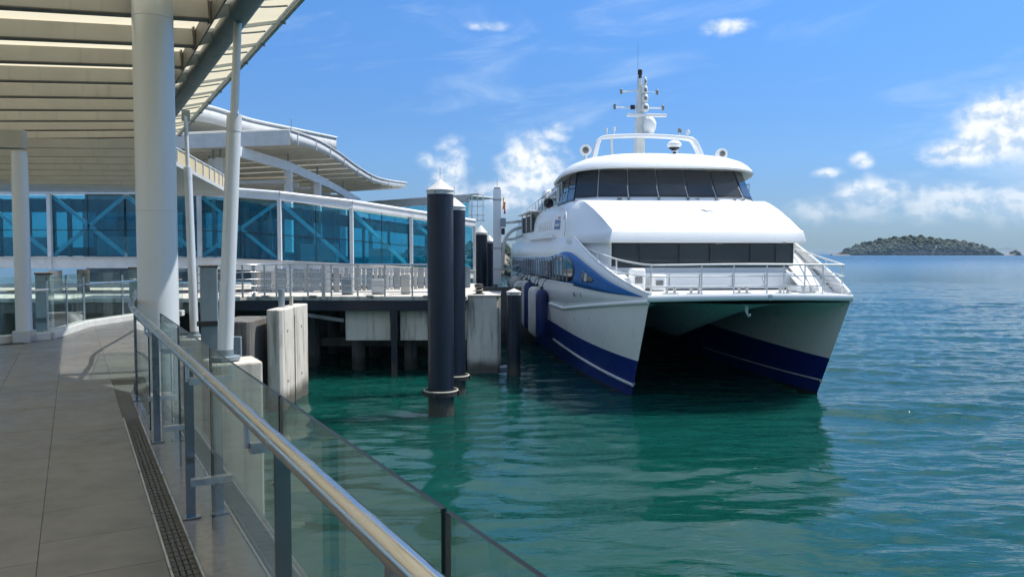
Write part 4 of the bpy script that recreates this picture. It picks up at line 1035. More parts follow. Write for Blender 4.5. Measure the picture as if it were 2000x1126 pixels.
for (nm, x, z, mt, lab) in (('pennant', -.50, 8.35, 'red_cloth', 'small red pennant hanging beside the square tower'), ('pennant', -.58, 8.62, 'yellow_cloth', 'small yellow pennant hanging beside the square tower')):
    o = MB().grid([[(x + .10 * i / 3 + .02 * math.sin(i + j), 47.72 + .03 * math.sin(2 * i + j), z - .18 * j) for i in range(4)] for j in range(5)]).build(nm, mt, None, off=(x, 47.72, z), solid=.004); tag(o, lab, 'pennant', 'pennants by the tower')
gw = thing('boarding_gangway', 'pale curved boarding gangway frame reaching from tower to ferry stern', 'gangway', (0, 50, 5))
MB().bar((-.7, 50.2, 7.16), (.9, 50.2, 7.30), .8, .16).build('top_beam', 'frame_white', gw, bev=.02)
MB().pipe(arc_pts([(-.62, 50.0, 4.2), (-.55, 50.0, 5.4), (-.40, 50.0, 6.2), (.1, 50.0, 6.7), (.8, 50.0, 6.9)], 5), .11, 10).build('curved_leg', 'frame_white', gw, smooth=True)
MB().pipe(arc_pts([(-.45, 50.0, 6.1), (.1, 50.0, 6.12), (.7, 50.0, 6.35)], 5), .09, 10).build('curved_arm', 'frame_white', gw, smooth=True)
MB().bar((-.62, 50.2, 4.1), (.7, 50.2, 4.5), .9, .12).build('ramp_floor', 'steel_dull', gw)

# ================================================================ the catamaran ferry (local frame: x to the right, y aft, z up)
fe = thing('catamaran_ferry', 'white catamaran passenger ferry with blue flashes moored bow towards the viewer', 'ferry', (8.0, 25.6, 0.0), R(6.0), local=True)
fe['_o'] = (0.0, 0.0, 0.0)
LOA = 30.5
def sm(x): x = max(0.0, min(1.0, x)); return x * x * (3 - 2 * x)
def stem(z): return 2.2 * max(0.0, 1 - z / 3.6) if z > 0 else 2.2 + .25 * -z
def T(s, z):
    """half breadth of the outer side"""
    d = max(0.0, s - stem(z)); lo = 1.10 * (1 - math.exp(-d / 6.0)); hi = 1.42 * (1 - math.exp(-d / 4.0))
    return 3.5 + lerp(lo, hi, sm((z + .2) / 3.0))
def w_in(d): return 0.95 * (1 - math.exp(-d / 5.0))
def zb(d): return 1.45 + min(.40, .035 * d)
def zk(d): return max(2.74, 3.60 - .10 * d)
def zt(s): return 3.84 + 2.02 * min(1.0, max(0.0, s) / 7.2) ** 1.12
ds = [0, .08, .2, .4, .7, 1.1, 1.6, 2.3, 3.1, 4.1, 5.3, 6.8, 8.6, 10.8, 13.5, 17, 21, 25, 28]
for sg in (-1, 1):
    # painted outer shell up to the knuckle; rows follow the paint lines
    m = MB(); rows = []
    fr_ = [(-.9, 'a'), (-.35, 'a'), (.10, 'a'), (.30, 'f'), (.62, 'f'), (1, 'b'), (.25, 'k'), (.5, 'k'), (.75, 'k'), (1.0, 'k')]
    for (v, kind) in fr_:
        row = []
        for d in ds:
            z = v if kind == 'a' else (lerp(.10, zb(d), v) if kind in 'fb' else lerp(zb(d), zk(d), v))
            s = stem(z) + d; row.append((sg * T(s, z), min(s, LOA), z))
        rows.append(row)
    m.grid(rows, mifun=lambda i, k: 2 if i < 2 else (1 if i < 5 else 0), flip=(sg < 0))
    m.build('outer_hull', ['hull_white', 'hull_blue', 'waterline_black'], fe, smooth=True, angle=50)
    # inner side towards the tunnel
    m = MB(); rows = []
    for (v, kind) in [(-.9, 'a'), (-.35, 'a'), (.10, 'a'), (.45, 'f'), (1, 'b'), (.3, 'k'), (.6, 'k'), (.85, 'k'), (1, 'k')]:
        row = []
        for d in ds:
            z = v if kind == 'a' else (lerp(.10, zb(d), v) if kind in 'fb' else lerp(zb(d), 3.58, v))
            s = stem(z) + d; row.append((sg * (3.5 - w_in(d) + .30 * (1 - math.exp(-d / 3)) * sm((.6 - z) / 1.5)), min(s, LOA), z))
        rows.append(row)
    m.grid(rows, mifun=lambda i, k: 2 if i < 2 else (1 if i < 4 else 0), flip=(sg > 0))
    m.build('inner_hull', ['hull_white', 'hull_blue', 'waterline_black'], fe, smooth=True, angle=50)
    # spray rail low on the bow and rubbing strake at the knuckle
    def rail_at(f, d0, d1, out, n=26):
        pts = []
        for i in range(n):
            d = lerp(d0, d1, i / (n - 1)); z = f(d); s = stem(z) + d; pts.append((sg * (T(s, z) + out), s, z))
        return pts
    MB().pipe(rail_at(lambda d: .52 + .035 * d, .02, 11.5, .02), [.055] * 26, 10).build('spray_rail', 'stripe_white', fe, smooth=True)
    MB().pipe([(sg * (3.5 - w_in(lerp(.02, 10, i / 19)) - .01), stem(.58) + lerp(.02, 10, i / 19), .58) for i in range(20)], .03, 8).build('spray_rail', 'stripe_white', fe, smooth=True)
    MB().pipe(rail_at(zk, .02, 12.0, .015), [.075] * 26, 12).build('rubbing_strake', 'hull_white', fe, smooth=True)
    # bulwark that climbs from the bow to the upper deck
    m = MB(); rows = []
    ss = [0, .15, .4] + [.8 + .4 * k for k in range(30)] + [13, 14, 16, 20, 24, 28, LOA]
    for v in (0, .25, .5, .75, 1.0):
        row = []
        for s in ss:
            z0 = zk(max(0, s - stem(zk(s)))) if s > .05 else 3.58
            z = lerp(z0, zt(s), v); row.append((sg * T(max(s, stem(z)), z), max(s, stem(z)), z))
        rows.append(row)
    m.grid(rows, flip=(sg < 0)); m.build('bulwark', 'white_gel', fe, smooth=True, solid=.07, angle=40)
    MB().pipe([(sg * (T(s, 4.5) - .035), s, zt(s) + .01) for s in ss if s <= 7.3], .05, 10).build('bulwark_cap', 'white_gel', fe, smooth=True)
    # closing plate of the stern
    m = MB(); m.solid_poly([(sg * 2.5, LOA, -.5), (sg * 4.6, LOA, -.5), (sg * 4.9, LOA, 3), (sg * 2.5, LOA, 3)], (0, .05, 0)); m.build('transom', 'hull_white', fe)

MB().box((0, LOA - .6, 1.0), (6.4, .12, 4.6)).build('tunnel_light_stop', 'waterline_black', fe)  # added black wall, keeps stern light out of the tunnel
# tunnel roof with the central nose
m = MB(); rows = []
for s in [.02, .3, .7, 1.2, 1.8, 2.5, 3.3, 4.2, 5.2, 6.4, 7.6, 9, 12, 17, 24, LOA]:
    ti = 3.5 - w_in(max(0, s - .35)) + .03; za = max(3.15, 3.53 - .02 * s); zc = max(1.55, 3.50 - .245 * s); row = []
    for j in range(-20, 21):
        q = j / 20; a = abs(q)
        z = za - (za - zc) * (sm((.62 - a) / .62)) ** 1.25 - (.75 * min(1, s / 2.5)) * max(0, (a - .78) / .22) ** 2
        row.append((q * ti, s, z))
    rows.append(row)
m.grid(rows); m.build('tunnel_roof', 'hull_white', fe, smooth=True, angle=70)
m = MB(); m.pipe(arc_pts([(0.05, .55, 3.38), (.05, .50, 3.22), (.05, .42, 3.10), (.05, .30, 3.07), (.05, .22, 3.14)], 4), .035, 8); m.tube((.05, .52, 3.45), (.05, .52, 3.2), .06, n=8)
m.build('bow_hook', 'mast_white', fe, smooth=True)
# bow cross beam, foredeck
m = MB(); rows = []
for (y, z) in ((.30, 3.56), (.0, 3.58), (-.05, 3.62), (-.06, 3.74), (-.03, 3.79), (.25, 3.80)):
    rows.append([(t * 3.56, y - .16 * (1 - t * t), z + .05 * (1 - t * t)) for t in [k / 10 for k in range(-10, 11)]])
m.grid(rows); m.build('bow_beam', 'white_gel', fe, smooth=True, angle=50)
MB().box((.55, -.20, 3.73), (.14, .06, .20)).build('tow_eye', 'stainless_dull', fe, bev=.01)
dk = [(-T(s, 3.7) + .04, s) for s in (0.1, .5, 1, 2, 3, 4, 5, 6, 7.5)] + [(T(s, 3.7) - .04, s) for s in (7.5, 6, 5, 4, 3, 2, 1, .5, .1)]
MB().prism(dk, 3.66, 3.785).build('foredeck', 'deck_paint', fe, fix=True)

# main cabin with the front windows
CF = 4.62
cab = [(-3.74, CF), (3.74, CF), (4.50, 7.0), (4.66, 9.0), (4.66, 29.5), (-4.66, 29.5), (-4.66, 9.0), (-4.50, 7.0)]
MB().prism(cab, 3.70, 5.64).build('main_cabin', 'white_gel', fe, fix=True, bev=.05, segs=3)
ws = [-3.62, -2.62, -1.02, .22, 1.86, 2.9, 3.60]
MB().box((0, CF - .012, 5.13), (7.36, .03, .98)).build('window_surround', 'dark_frame', fe, bev=.008)
for a, c in zip(ws, ws[1:]):
    mt_w = Matrix.Translation(((a + c) / 2, CF - .040, 5.13)) @ Matrix.Rotation(.006 * math.sin(a * 7.1), 4, 'Z') @ Matrix.Rotation(.010 * math.cos(a * 5.3), 4, 'X')
    w = part_frame(MB().box(None, (c - a - .07, .018, .88), mtx=mt_w).build('front_window', 'tint_glass', fe, bev=.006), fe)
    MB().box(((a + c) / 2, CF - .058, 4.72), (c - a - .07, .008, .012)).build('sill', 'lamp_grey', w)
# fascia, sloping front and shoulder of the upper deck
rings = [(5.60, (3.86, 4.02), (4.74, 7.7), 29.5), (5.66, (3.90, 3.97), (4.76, 7.7), 29.5), (6.00, (3.82, 4.03), (4.74, 7.9), 29.5), (6.08, (3.76, 4.12), (4.72, 8.0), 29.5), (6.55, (3.86, 5.25), (4.68, 8.35), 29.5), (7.02, (3.98, 6.55), (4.62, 8.85), 29.4), (7.36, (4.08, 7.70), (4.52, 9.4), 29.3), (7.50, (4.14, 8.35), (4.42, 9.8), 29.2), (7.53, (4.10, 8.75), (4.34, 10.0), 29.0)]
rows = []
for (z, fc, ch, af) in rings:
    bow = .16 if z < 6.1 else .10
    front = [(fc[0] * t, fc[1] - bow * (1 - t * t), z) for t in [k / 8 for k in range(-8, 9)]]
    sideR = [(lerp(fc[0], ch[0], sm(k / 4) * .35 + .65 * k / 4), lerp(fc[1], ch[1], k / 4), z) for k in (1, 2, 3, 4)] + [(ch[0], lerp(ch[1], af, k / 5), z - .02 * k) for k in (1, 2, 3, 4, 5)]
    row = [(-x, y, zz) for (x, y, zz) in reversed(sideR)] + front + sideR
    rows.append(row)
m = MB(); m.grid(rows)
b0 = m.add(rows[0]); m.face([b0 + i for i in range(len(rows[0]))][::-1]); b1 = m.add(rows[-1]); m.face([b1 + i for i in range(len(rows[-1]))])
m.build('upper_front', 'white_gel', fe, smooth=True, angle=48, fix=True)
MB().box((.35, 3.93, 5.58), (.22, .12, .07)).build('deck_light', 'lamp_grey', fe, bev=.01)
MB().box((-2.6, 3.97, 5.59), (.12, .08, .05)).build('deck_light', 'lamp_grey', fe, bev=.01)
MB().box((3.0, 3.97, 5.59), (.12, .08, .05)).build('deck_light', 'lamp_grey', fe, bev=.01)
m = MB(); m.bar((.55, 6.3, 6.98), (.85, 5.9, 6.90), .05, .05); m.box((.55, 6.3, 6.97), (.14, .10, .06)); m.build('wiper', 'mast_white', fe)

# wheelhouse: panes between raked mullions
ft = [-3.35, -2.01, -.67, .67, 2.01, 3.35]
bot = [(-4.30, 13.8), (-4.30, 12.4), (-4.27, 11.0), (-4.17, 9.70)] + [(t, 8.42 + .32 * (t / 3.35) ** 2) for t in ft] + [(4.17, 9.70), (4.27, 11.0), (4.30, 12.4), (4.30, 13.8)]
def top_of(p): x, y = p; return (x * .925, y + (.80 if y < 9.5 else .80 * max(0, (13.0 - y) / 3.5)), 9.02)
ZB, ZT = 7.50, 9.02
m = MB(); m.grid([[(x, y, ZB) for (x, y) in bot], [top_of(p) for p in bot]]); m.build('wheelhouse', 'white_gel', fe)
def facet_quad(i, f0, f1, g0, g1, out):
    a, c = Vector((*bot[i], ZB)), Vector((*bot[i + 1], ZB)); at, ct = Vector(top_of(bot[i])), Vector(top_of(bot[i + 1]))
    nrm = (c - a).cross(at - a).normalized()
    if nrm.dot(Vector((0, -1, 0)) if abs(nrm.y) > .3 else Vector((a.x, 0, 0))) < 0: nrm = -nrm
    P = lambda f, g: a.lerp(at, g).lerp(c.lerp(ct, g), f) + nrm * out
    return [P(f0, g0), P(f1, g0), P(f1, g1), P(f0, g1)], nrm
for i in range(len(bot) - 1):
    front = 3 <= i <= 9
    g0 = .13 if front else .05
    q, nr = facet_quad(i, .012, .988, g0 - .02, .93, .03)
    o = part_frame(MB().solid_poly(q, nr * .02).build('window_frame', 'dark_frame', fe), fe)
    q, nr = facet_quad(i, .045, .955, g0 + .02, .90, .052)
    MB().solid_poly(q, nr * .012).build('pane', 'tint_glass', o)
for i in range(4, 9):      # wipers at the mullions
    a = Vector((*bot[i + 1], ZB)); at = Vector(top_of(bot[i + 1])); p = a.lerp(at, .10) + Vector((0, -.07, 0)); q = a.lerp(at, .45) + Vector((-.05, -.07, 0))
    MB().bar(p, q, .04, .03).build('wiper', 'stainless_dull', fe)
    MB().box(tuple(p + Vector((.0, -.03, -.06))), (.10, .08, .07)).build('wiper_motor', 'lamp_grey', fe)
for t, w in ((-2.4, .18), (1.1, .2), (2.9, .16), (-.2, .12)): MB().box((t, 8.55 if abs(t) < 2.6 else 8.75, 7.58), (w, .10, .07)).build('cleat', 'lamp_grey', fe, bev=.01)
# inside the wheelhouse: console and rear bulkhead
MB().box((0, 10.3, 7.85), (6.2, .7, .8)).build('console', 'interior_dark', fe, bev=.05)
MB().box((0, 13.6, 8.2), (7.6, .1, 1.5)).build('rear_bulkhead', 'interior_grey', fe)
# roof of the wheelhouse
m = MB(); rows = []
prof = [(.93, 9.05), (.99, 8.93), (1.0, 9.00), (.985, 9.12), (.95, 9.30), (.90, 9.46), (.80, 9.64), (.62, 9.80), (.38, 9.90), (.12, 9.94)]
for (k, z) in prof:
    row = []
    for j in range(56):
        a = 2 * math.pi * j / 56; ca, sa = math.cos(a), math.sin(a); e = 2 / 3.0
        t = 4.62 * k * math.copysign(abs(ca) ** e, ca); s = 12.1 + 3.75 * k * math.copysign(abs(sa) ** e, sa)
        row.append((t, s, z - .075 * max(0, s - 8.6) * k))
    rows.append(row)
m.grid(rows, closed=True, flip=True); b1 = m.add(rows[-1]); m.face([b1 + i for i in range(56)]); b0 = m.add(rows[0]); m.face([b0 + i for i in range(56)][::-1])
m.build('wheelhouse_roof', 'white_gel', fe, smooth=True, angle=40, fix=True)
# upper cabin behind the wheelhouse, dropping aft
m = MB()
pf = [(13.3, 7.5), (13.3, 8.66), (14.5, 8.56), (16.5, 8.35), (24.0, 7.75), (24.0, 7.3)]
a = m.add([(-4.32, s, z) for (s, z) in pf]); b = m.add([(4.32, s, z) for (s, z) in pf]); k = len(pf)
m.face([a + i for i in range(k)]); m.face([b + i for i in range(k)][::-1])
for i in range(k): m.face((a + i, b + i, b + (i + 1) % k, a + (i + 1) % k))
m.build('upper_cabin', 'white_gel', fe, fix=True)
for i in range(7):
    s0 = 14.0 + i * .95
    MB().solid_poly([(-4.33, s0, 7.66), (-4.33, s0 + .86, 7.60), (-4.33, s0 + .86, 8.28 - i * .075), (-4.33, s0, 8.36 - i * .075)], (-.02, 0, 0)).build('side_window', 'tint_glass', fe)
for sg in (-1, 1):
    pts = [(sg * 4.55, 11 + i * 1.3, 7.55 + .95 - .05 * i) for i in range(11)]
    MB().pipe(pts, .025, 8).build('side_handrail', 'stainless_dull', fe, smooth=True)
    for p in pts: MB().tube((p[0], p[1], 7.45), p, .018, n=6).build('side_stanchion', 'stainless_dull', fe)
# aft opening: its shade is a flat dark panel under an overhanging roof
MB().box((-4.70, 22.5, 6.95), (.10, 5.2, .95)).build('recess_shade_panel', 'interior_dark', fe)
MB().box((-4.62, 22.4, 7.62), (.75, 6.0, .10)).build('recess_roof', 'white_gel', fe, bev=.03)
for s in (20.2, 22.4, 24.6): MB().box((-4.80, s, 7.05), (.06, .08, 1.1)).build('recess_post', 'mast_white', fe)
MB().lathe((-4.2, 17.6, 8.2), [(.30, 0), (.34, .1), (.30, .35), (.16, .5)], 16).build('vent_dome', 'white_gel', fe, smooth=True)
MB().lathe((-4.72, 13.2, 7.60), [(.16, 0), (.24, .12), (.24, .28), (.14, .42)], 14, axis=(-.6, -.6, .3)).build('horn', 'black_rubber', fe, smooth=True)
MB().pipe([(-4.86, 11.5, 5.98), (-4.92, 12.5, 5.98), (-4.92, 19, 5.98), (-4.86, 20, 5.98)], .07, 10).build('side_fender_tube', 'white_gel', fe, smooth=True)
# raised rounded side panel edge, emblem and faded name
m = MB(); m.pipe(arc_pts([(-4.79, 8.9, 5.95), (-4.79, 8.55, 6.5), (-4.73, 8.8, 7.0), (-4.66, 9.7, 7.25), (-4.60, 11.0, 7.32)], 5), .022, 6); m.build('panel_edge', 'white_gel', fe, smooth=True)
def on_side(s, z, out=.0):
    """point on the upper side above the bulwark or on the shell below"""
    if z > 5.9:
        x = 4.74 - .14 * (z - 6.0) / 1.0
        return (-(x + out), s, z)
    return (-(T(s, z) + out), s, z)
m = MB(); m.solid_poly([on_side(10.6, 6.30, .012), on_side(12.3, 6.34, .012), on_side(12.3, 6.98, .012), on_side(10.6, 6.96, .012)], (-.006, 0, 0)); em = part_frame(m.build('emblem', 'logo_blue', fe), fe)
m = MB(); m.solid_poly([on_side(10.7, 6.78, .022), on_side(11.4, 6.80, .022), on_side(11.4, 6.92, .022), on_side(10.7, 6.90, .022)], (-.004, 0, 0)); m.build('emblem_band', 'logo_red', em)
m = MB(); m.solid_poly([on_side(10.8, 6.46, .022), on_side(12.1, 6.49, .022), on_side(12.1, 6.60, .022), on_side(10.8, 6.57, .022)], (-.004, 0, 0)); m.build('emblem_band', 'stripe_white', em)
m = MB(); m.solid_poly([on_side(9.4, 6.72, .022), on_side(9.9, 6.72, .022), on_side(9.9, 6.92, .022), on_side(9.4, 6.92, .022)], (-.004, 0, 0)); m.build('emblem_mark', 'letter_faded', fe)
rnd = random.Random(3)
for k in range(8):
    s0 = 13.2 + k * .62
    MB().solid_poly([on_side(s0, 6.35, .014), on_side(s0 + .16, 6.35, .014), on_side(s0 + .22, 6.85, .014), on_side(s0 + .06, 6.85, .014)], (-.004, 0, 0)).build('faded_letter', 'letter_faded', fe)
# blue flash along the side and the long tinted window in it, on both sides
def side_patch(name, lower, upper, out, mat, n=28, mirror=1, thick=.01):
    def ev(c, s):
        for (a, za), (b, zb_) in zip(c, c[1:]):
            if a <= s <= b: return lerp(za, zb_, (s - a) / (b - a))
        return c[-1][1]
    s0, s1 = lower[0][0], lower[-1][0]; m = MB(); rows = []
    for j in range(5):
        rows.append([])
        for i in range(n):
            s = lerp(s0, s1, i / (n - 1)); z = lerp(ev(lower, s), ev(upper, s), j / 4)
            rows[-1].append((-mirror * (T(s, z) + out), s, z))
    m.grid(rows, flip=(mirror < 0)); return m.build(name, mat, fe, smooth=True, solid=thick)
for mir in (1, -1):
    part_frame(side_patch('blue_flash', [(.35, 3.74), (3, 3.76), (6, 3.82), (9.5, 3.90), (14, 3.86), (22, 3.86)], [(.35, 3.76), (1.2, 3.90), (3, 4.24), (5, 4.72), (6.6, 5.06), (7.6, 5.22), (8.6, 5.27), (9.6, 5.22), (11, 5.02), (14, 4.2), (16, 3.9), (22, 3.88)], .028, 'flash_blue', 60, mir), fe)
    strip_ = part_frame(side_patch('window_strip', [(6.9, 4.40), (7.15, 4.10), (7.7, 3.99), (9, 3.96), (13, 3.92), (29, 3.90)], [(6.9, 4.62), (7.25, 4.84), (8.0, 5.06), (9.2, 5.18), (10.4, 5.14), (13, 5.0), (29, 4.95)], .050, 'tint_glass', 60, mir), fe)
    for k in range(26):
        s = 8.2 + k * .8
        zl, zh = 3.98, 5.06 if 8.4 < s < 12 else 4.95
        p0, p1 = Vector((-mir * (T(s, zl) + .065), s, zl)), Vector((-mir * (T(s + .12, zh) + .065), s + .16, zh))
        MB().bar(p0, p1, .05, .03).build('mullion', 'steel_dull', strip_)
    side_patch('small_window', [(4.25, 4.16), (4.4, 4.08), (5.6, 4.06), (5.75, 4.12)], [(4.25, 4.20), (4.6, 4.28), (5.6, 4.50), (5.75, 4.50)], .048, 'tint_glass', 14, mir)
    m = MB(); m.solid_poly([(-mir * (T(5.05, 4.1) + .06), 5.05, 4.09), (-mir * (T(5.4, 4.1) + .06), 5.4, 4.09), (-mir * (T(5.2, 4.4) + .06), 5.2, 4.43), (-mir * (T(5.0, 4.4) + .06), 5.0, 4.39)], (-mir * .006, 0, 0)); m.build('window_sticker', 'stripe_white', fe)
    side_patch('white_sill', [(7.0, 3.86), (29, 3.80)], [(7.0, 3.92), (29, 3.88)], .05, 'hull_white', 30, mir)
def lettering(txt, s, z, size, mat, out=.02):
    cu = bpy.data.curves.new('lettering', 'FONT'); cu.body = txt; cu.size = size; cu.extrude = .004
    tmp = bpy.data.objects.new('lettering_tmp', cu); col.objects.link(tmp)
    dg = bpy.context.evaluated_depsgraph_get(); me = bpy.data.meshes.new_from_object(tmp.evaluated_get(dg)); bpy.data.objects.remove(tmp)
    me.name = 'hull_number'; me.materials.clear(); me.materials.append(M[mat])
    o = bpy.data.objects.new('hull_number', me); col.objects.link(o); o.parent = fe
    x0, x1 = T(s, z), T(s - 1, z); d = Vector((-(x1 - x0), -1.0, 0)).normalized(); up_ = Vector((-.12, 0, 1)).normalized(); nn = d.cross(up_).normalized(); up_ = nn.cross(d)
    mt = Matrix((d, up_, nn)).transposed().to_4x4(); mt.translation = Vector((-(T(s, z) + out), s, z)); o.matrix_local = mt
lettering('DA', 6.9, 3.40, .26, 'letter_dark', .10)
lettering('4', 5.75, 3.42, .28, 'letter_dark', .10)

# mast and its gear
MX, MY = -.12, 13.7
m = MB(); m.grid([[(MX + sx * w / 2, MY + sy * w * .7, z) for (sx, sy) in ((-1, -1), (1, -1), (1, 1), (-1, 1))] for (z, w) in ((9.5, .46), (10.6, .43), (11.9, .36), (12.9, .28), (13.6, .20), (14.0, .14))], closed=True)
b = len(m.v); m.face([b - 4, b - 3, b - 2, b - 1]); m.build('mast', 'mast_white', fe, bev=.03, fix=True)
MB().tube((MX - .10, MY, 13.2), (MX - .10, MY, 15.75), .012, .006, n=6).build('whip_antenna', 'lamp_grey', fe)
MB().lathe((MX + .02, MY, 13.95), [(.06, 0), (.10, .08), (.07, .20), (.11, .25), (.11, .46), (.07, .50)], 12).build('top_light', 'black_rubber', fe, smooth=True)
for (z, l, d) in ((13.40, .95, 0), (12.53, 1.28, 0)):
    pts = [(MX - l, MY, z - (.10 if z > 13 else 0)), (MX - .1, MY, z)]
    ya = part_frame(MB().pipe(pts, .035, 8).build('yard_arm', 'mast_white', fe, smooth=True), fe)
    MB().lathe(pts[0], [(.05, -.10), (.07, -.02), (.07, .12), (.04, .16)], 10).build('yard_light', 'lamp_grey', ya, smooth=True)
    pts = [(MX + .1, MY, z), (MX + l * .95, MY, z - (.10 if z > 13 else 0))]
    ya = part_frame(MB().pipe(pts, .035 if z < 13 else .015, 8).build('yard_arm', 'mast_white', fe, smooth=True), fe)
    MB().lathe(pts[1], [(.05, -.10), (.07, -.02), (.07, .12), (.04, .16)], 10).build('yard_light', 'lamp_grey', ya, smooth=True)
for (z, r) in ((13.72, .09), (13.30, .12), (12.88, .15), (12.42, .19)):
    f = part_frame(MB().lathe((MX + .20, MY - .30, z), [(r * .7, -.12), (r, -.05), (r, .16), (r * .75, .24), (r * .3, .28)], 14).build('nav_light', 'mast_white', fe, smooth=True), fe)
    MB().lathe((MX + .20, MY - .30 - r * .35, z + .03), [(r * .75, -.06), (r * .75, .09)], 12).build('lens', 'lamp_grey', f, smooth=True)
    MB().box((MX + .12, MY - .1, z - .10), (.16, .40, .05)).build('bracket', 'mast_white', f)
rd = part_frame(MB().lathe((MX + .40, MY - .45, 11.50), [(.20, -.30), (.28, -.22), (.32, .0), (.30, .25), (.20, .42), (.08, .50)], 18, axis=(0, -.5, 1)).build('radome', 'white_gel', fe, smooth=True), fe)
MB().box((MX + .34, MY - .30, 11.12), (.5, .6, .14)).build('bracket', 'mast_white', rd, bev=.02)
sc_ = part_frame(MB().box((MX + .30, MY - .25, 12.12), (2.05, .16, .16)).build('radar_scanner', 'white_gel', fe, bev=.03), fe)
MB().lathe((MX + .25, MY - .25, 11.86), [(.14, 0), (.15, .10), (.10, .20)], 14).build('radar_pedestal', 'mast_white', sc_, smooth=True)
MB().box((MX - .36, MY, 12.55), (.22, .14, .22)).build('loudspeaker', 'black_rubber', fe, bev=.03)
MB().box((MX + .38, MY - .3, 9.95), (.3, .3, .5)).build('junction_box', 'mast_white', fe, bev=.02)
# roof arch
ap = arc_pts([(-2.78, 12.6, 9.45), (-2.62, 12.7, 10.1), (-2.42, 12.8, 10.72), (-2.05, 12.85, 10.90), (-1.0, 12.9, 10.98), (0, 12.9, 11.0), (1.0, 12.9, 10.98), (2.05, 12.85, 10.90), (2.42, 12.8, 10.72), (2.75, 12.7, 10.0), (2.95, 12.6, 9.45)], 4)
m = MB(); rows = []
for i, p in enumerate(ap):
    d = (ap[min(i + 1, len(ap) - 1)] - ap[max(i - 1, 0)]).normalized(); nrm = Vector((0, -1, 0)).cross(d).normalized()
    w = .16 if 8 < i < len(ap) - 9 else .22
    rows.append([p + nrm * (w * .5 * a_) + Vector((0, b_ * .22, 0)) for (a_, b_) in ((-1, -1), (1, -1), (1, 1), (-1, 1))])
m.grid(rows, closed=True); m.build('roof_arch', 'white_gel', fe, bev=.03, smooth=True, angle=45, fix=True)
for (x, h) in ((-1.75, 1.1), (1.55, 1.05)): MB().tube((x, 12.6, 9.6), (x, 12.9, 9.8 + h), .06, n=10).build('arch_strut', 'mast_white', fe, smooth=True)
for (x, h, r, dark) in ((-2.0, .16, .05, 0), (-1.62, .24, .06, 0), (1.70, .22, .10, 1), (2.12, .14, .10, 0)):
    f = part_frame(MB().tube((x, 12.85, 10.95), (x, 12.85, 11.0 + h), .025, n=8).build('light_stem', 'mast_white', fe), fe)
    MB().lathe((x, 12.85, 11.0 + h), [(r * .7, -.05), (r, .02), (r, .12), (r * .6, .18)], 12).build('arch_light', 'lamp_grey' if dark else 'mast_white', f, smooth=True)
def searchlight(x, y, z, r, label=None):
    m = MB(); m.lathe((x, y, z - .62), [(.18, 0), (.18, .05), (.09, .10), (.07, .34)], 14); st = part_frame(m.build('light_pedestal', 'mast_white', fe, smooth=True), fe)
    MB().lathe((x, y + .14, z), [(r * .55, -.30), (r * .92, -.18), (r, 0.0), (r, .12), (r * 1.08, .15), (r * 1.08, .20), (r * .9, .20)], 20, axis=(-.05, -1, -.1)).build('lamp_housing', 'white_gel', st, smooth=True)
    MB().lathe((x, y + .14, z), [(r * .60, .18), (r * .60, .205)], 20, axis=(-.05, -1, -.1)).build('lens', 'lamp_grey', st)
    MB().box((x, y - .085, z), (r * .5, .03, r * .5)).build('lamp_cluster', 'beam_dark', st, bev=.02)
searchlight(-3.30, 11.6, 10.10, .26); searchlight(3.42, 11.6, 10.02, .25)
m = MB(); m.lathe((.48, 9.9, 9.42), [(.34, 0), (.34, .05), (.20, .10), (.12, .22), (.08, .3), (.07, .62)], 18); st = part_frame(m.build('light_pedestal', 'mast_white', fe, smooth=True), fe)
MB().lathe((.48, 9.9, 10.12), [(.24, -.10), (.33, .02), (.33, .08), (.24, .18), (.10, .24)], 20).build('lamp_housing', 'white_gel', st, smooth=True)
MB().lathe((.48, 9.9, 9.94), [(.10, -.04), (.25, .05), (.25, .10)], 18).build('lens', 'black_rubber', st, smooth=True)
MB().lathe((.48, 9.85, 9.74), [(.05, -.06), (.09, .02), (.05, .08)], 10).build('knuckle', 'black_rubber', st, smooth=True)

# bow railing
path = [(-T(6.3, 4) + .25, 6.3, 5.42), (-T(4.6, 4) + .22, 4.6, 5.22), (-T(2.6, 4) + .20, 2.6, 4.98), (-3.62, 1.0, 4.84), (-3.35, .32, 4.80), (-3.0, .16, 4.80), (0, .04, 4.83), (3.0, .16, 4.80), (3.35, .32, 4.80), (3.62, 1.0, 4.84), (T(2.6, 4) - .20, 2.6, 4.98), (T(4.6, 4) - .22, 4.6, 5.22), (T(6.3, 4) - .25, 6.3, 5.42)]
for (f, r) in ((1.0, .034), (.62, .020), (.30, .020)):
    MB().pipe(arc_pts([(x, y, 3.79 + (z - 3.79) * f) for (x, y, z) in path], 4), r, 8).build('bow_rail', 'mast_white', fe, smooth=True, angle=60)
for (x, y, z) in [path[0], path[1], path[2], path[4], path[8], path[10], path[11], path[12], (-1.7, .08, 4.82), (.55, .05, 4.82), (1.15, .07, 4.82), (1.9, .10, 4.81), (2.55, .13, 4.80), (-.6, .05, 4.83)]:
    MB().tube((x, y, 3.78), (x, y, z), .026, n=8).build('stanchion', 'mast_white', fe, smooth=True)
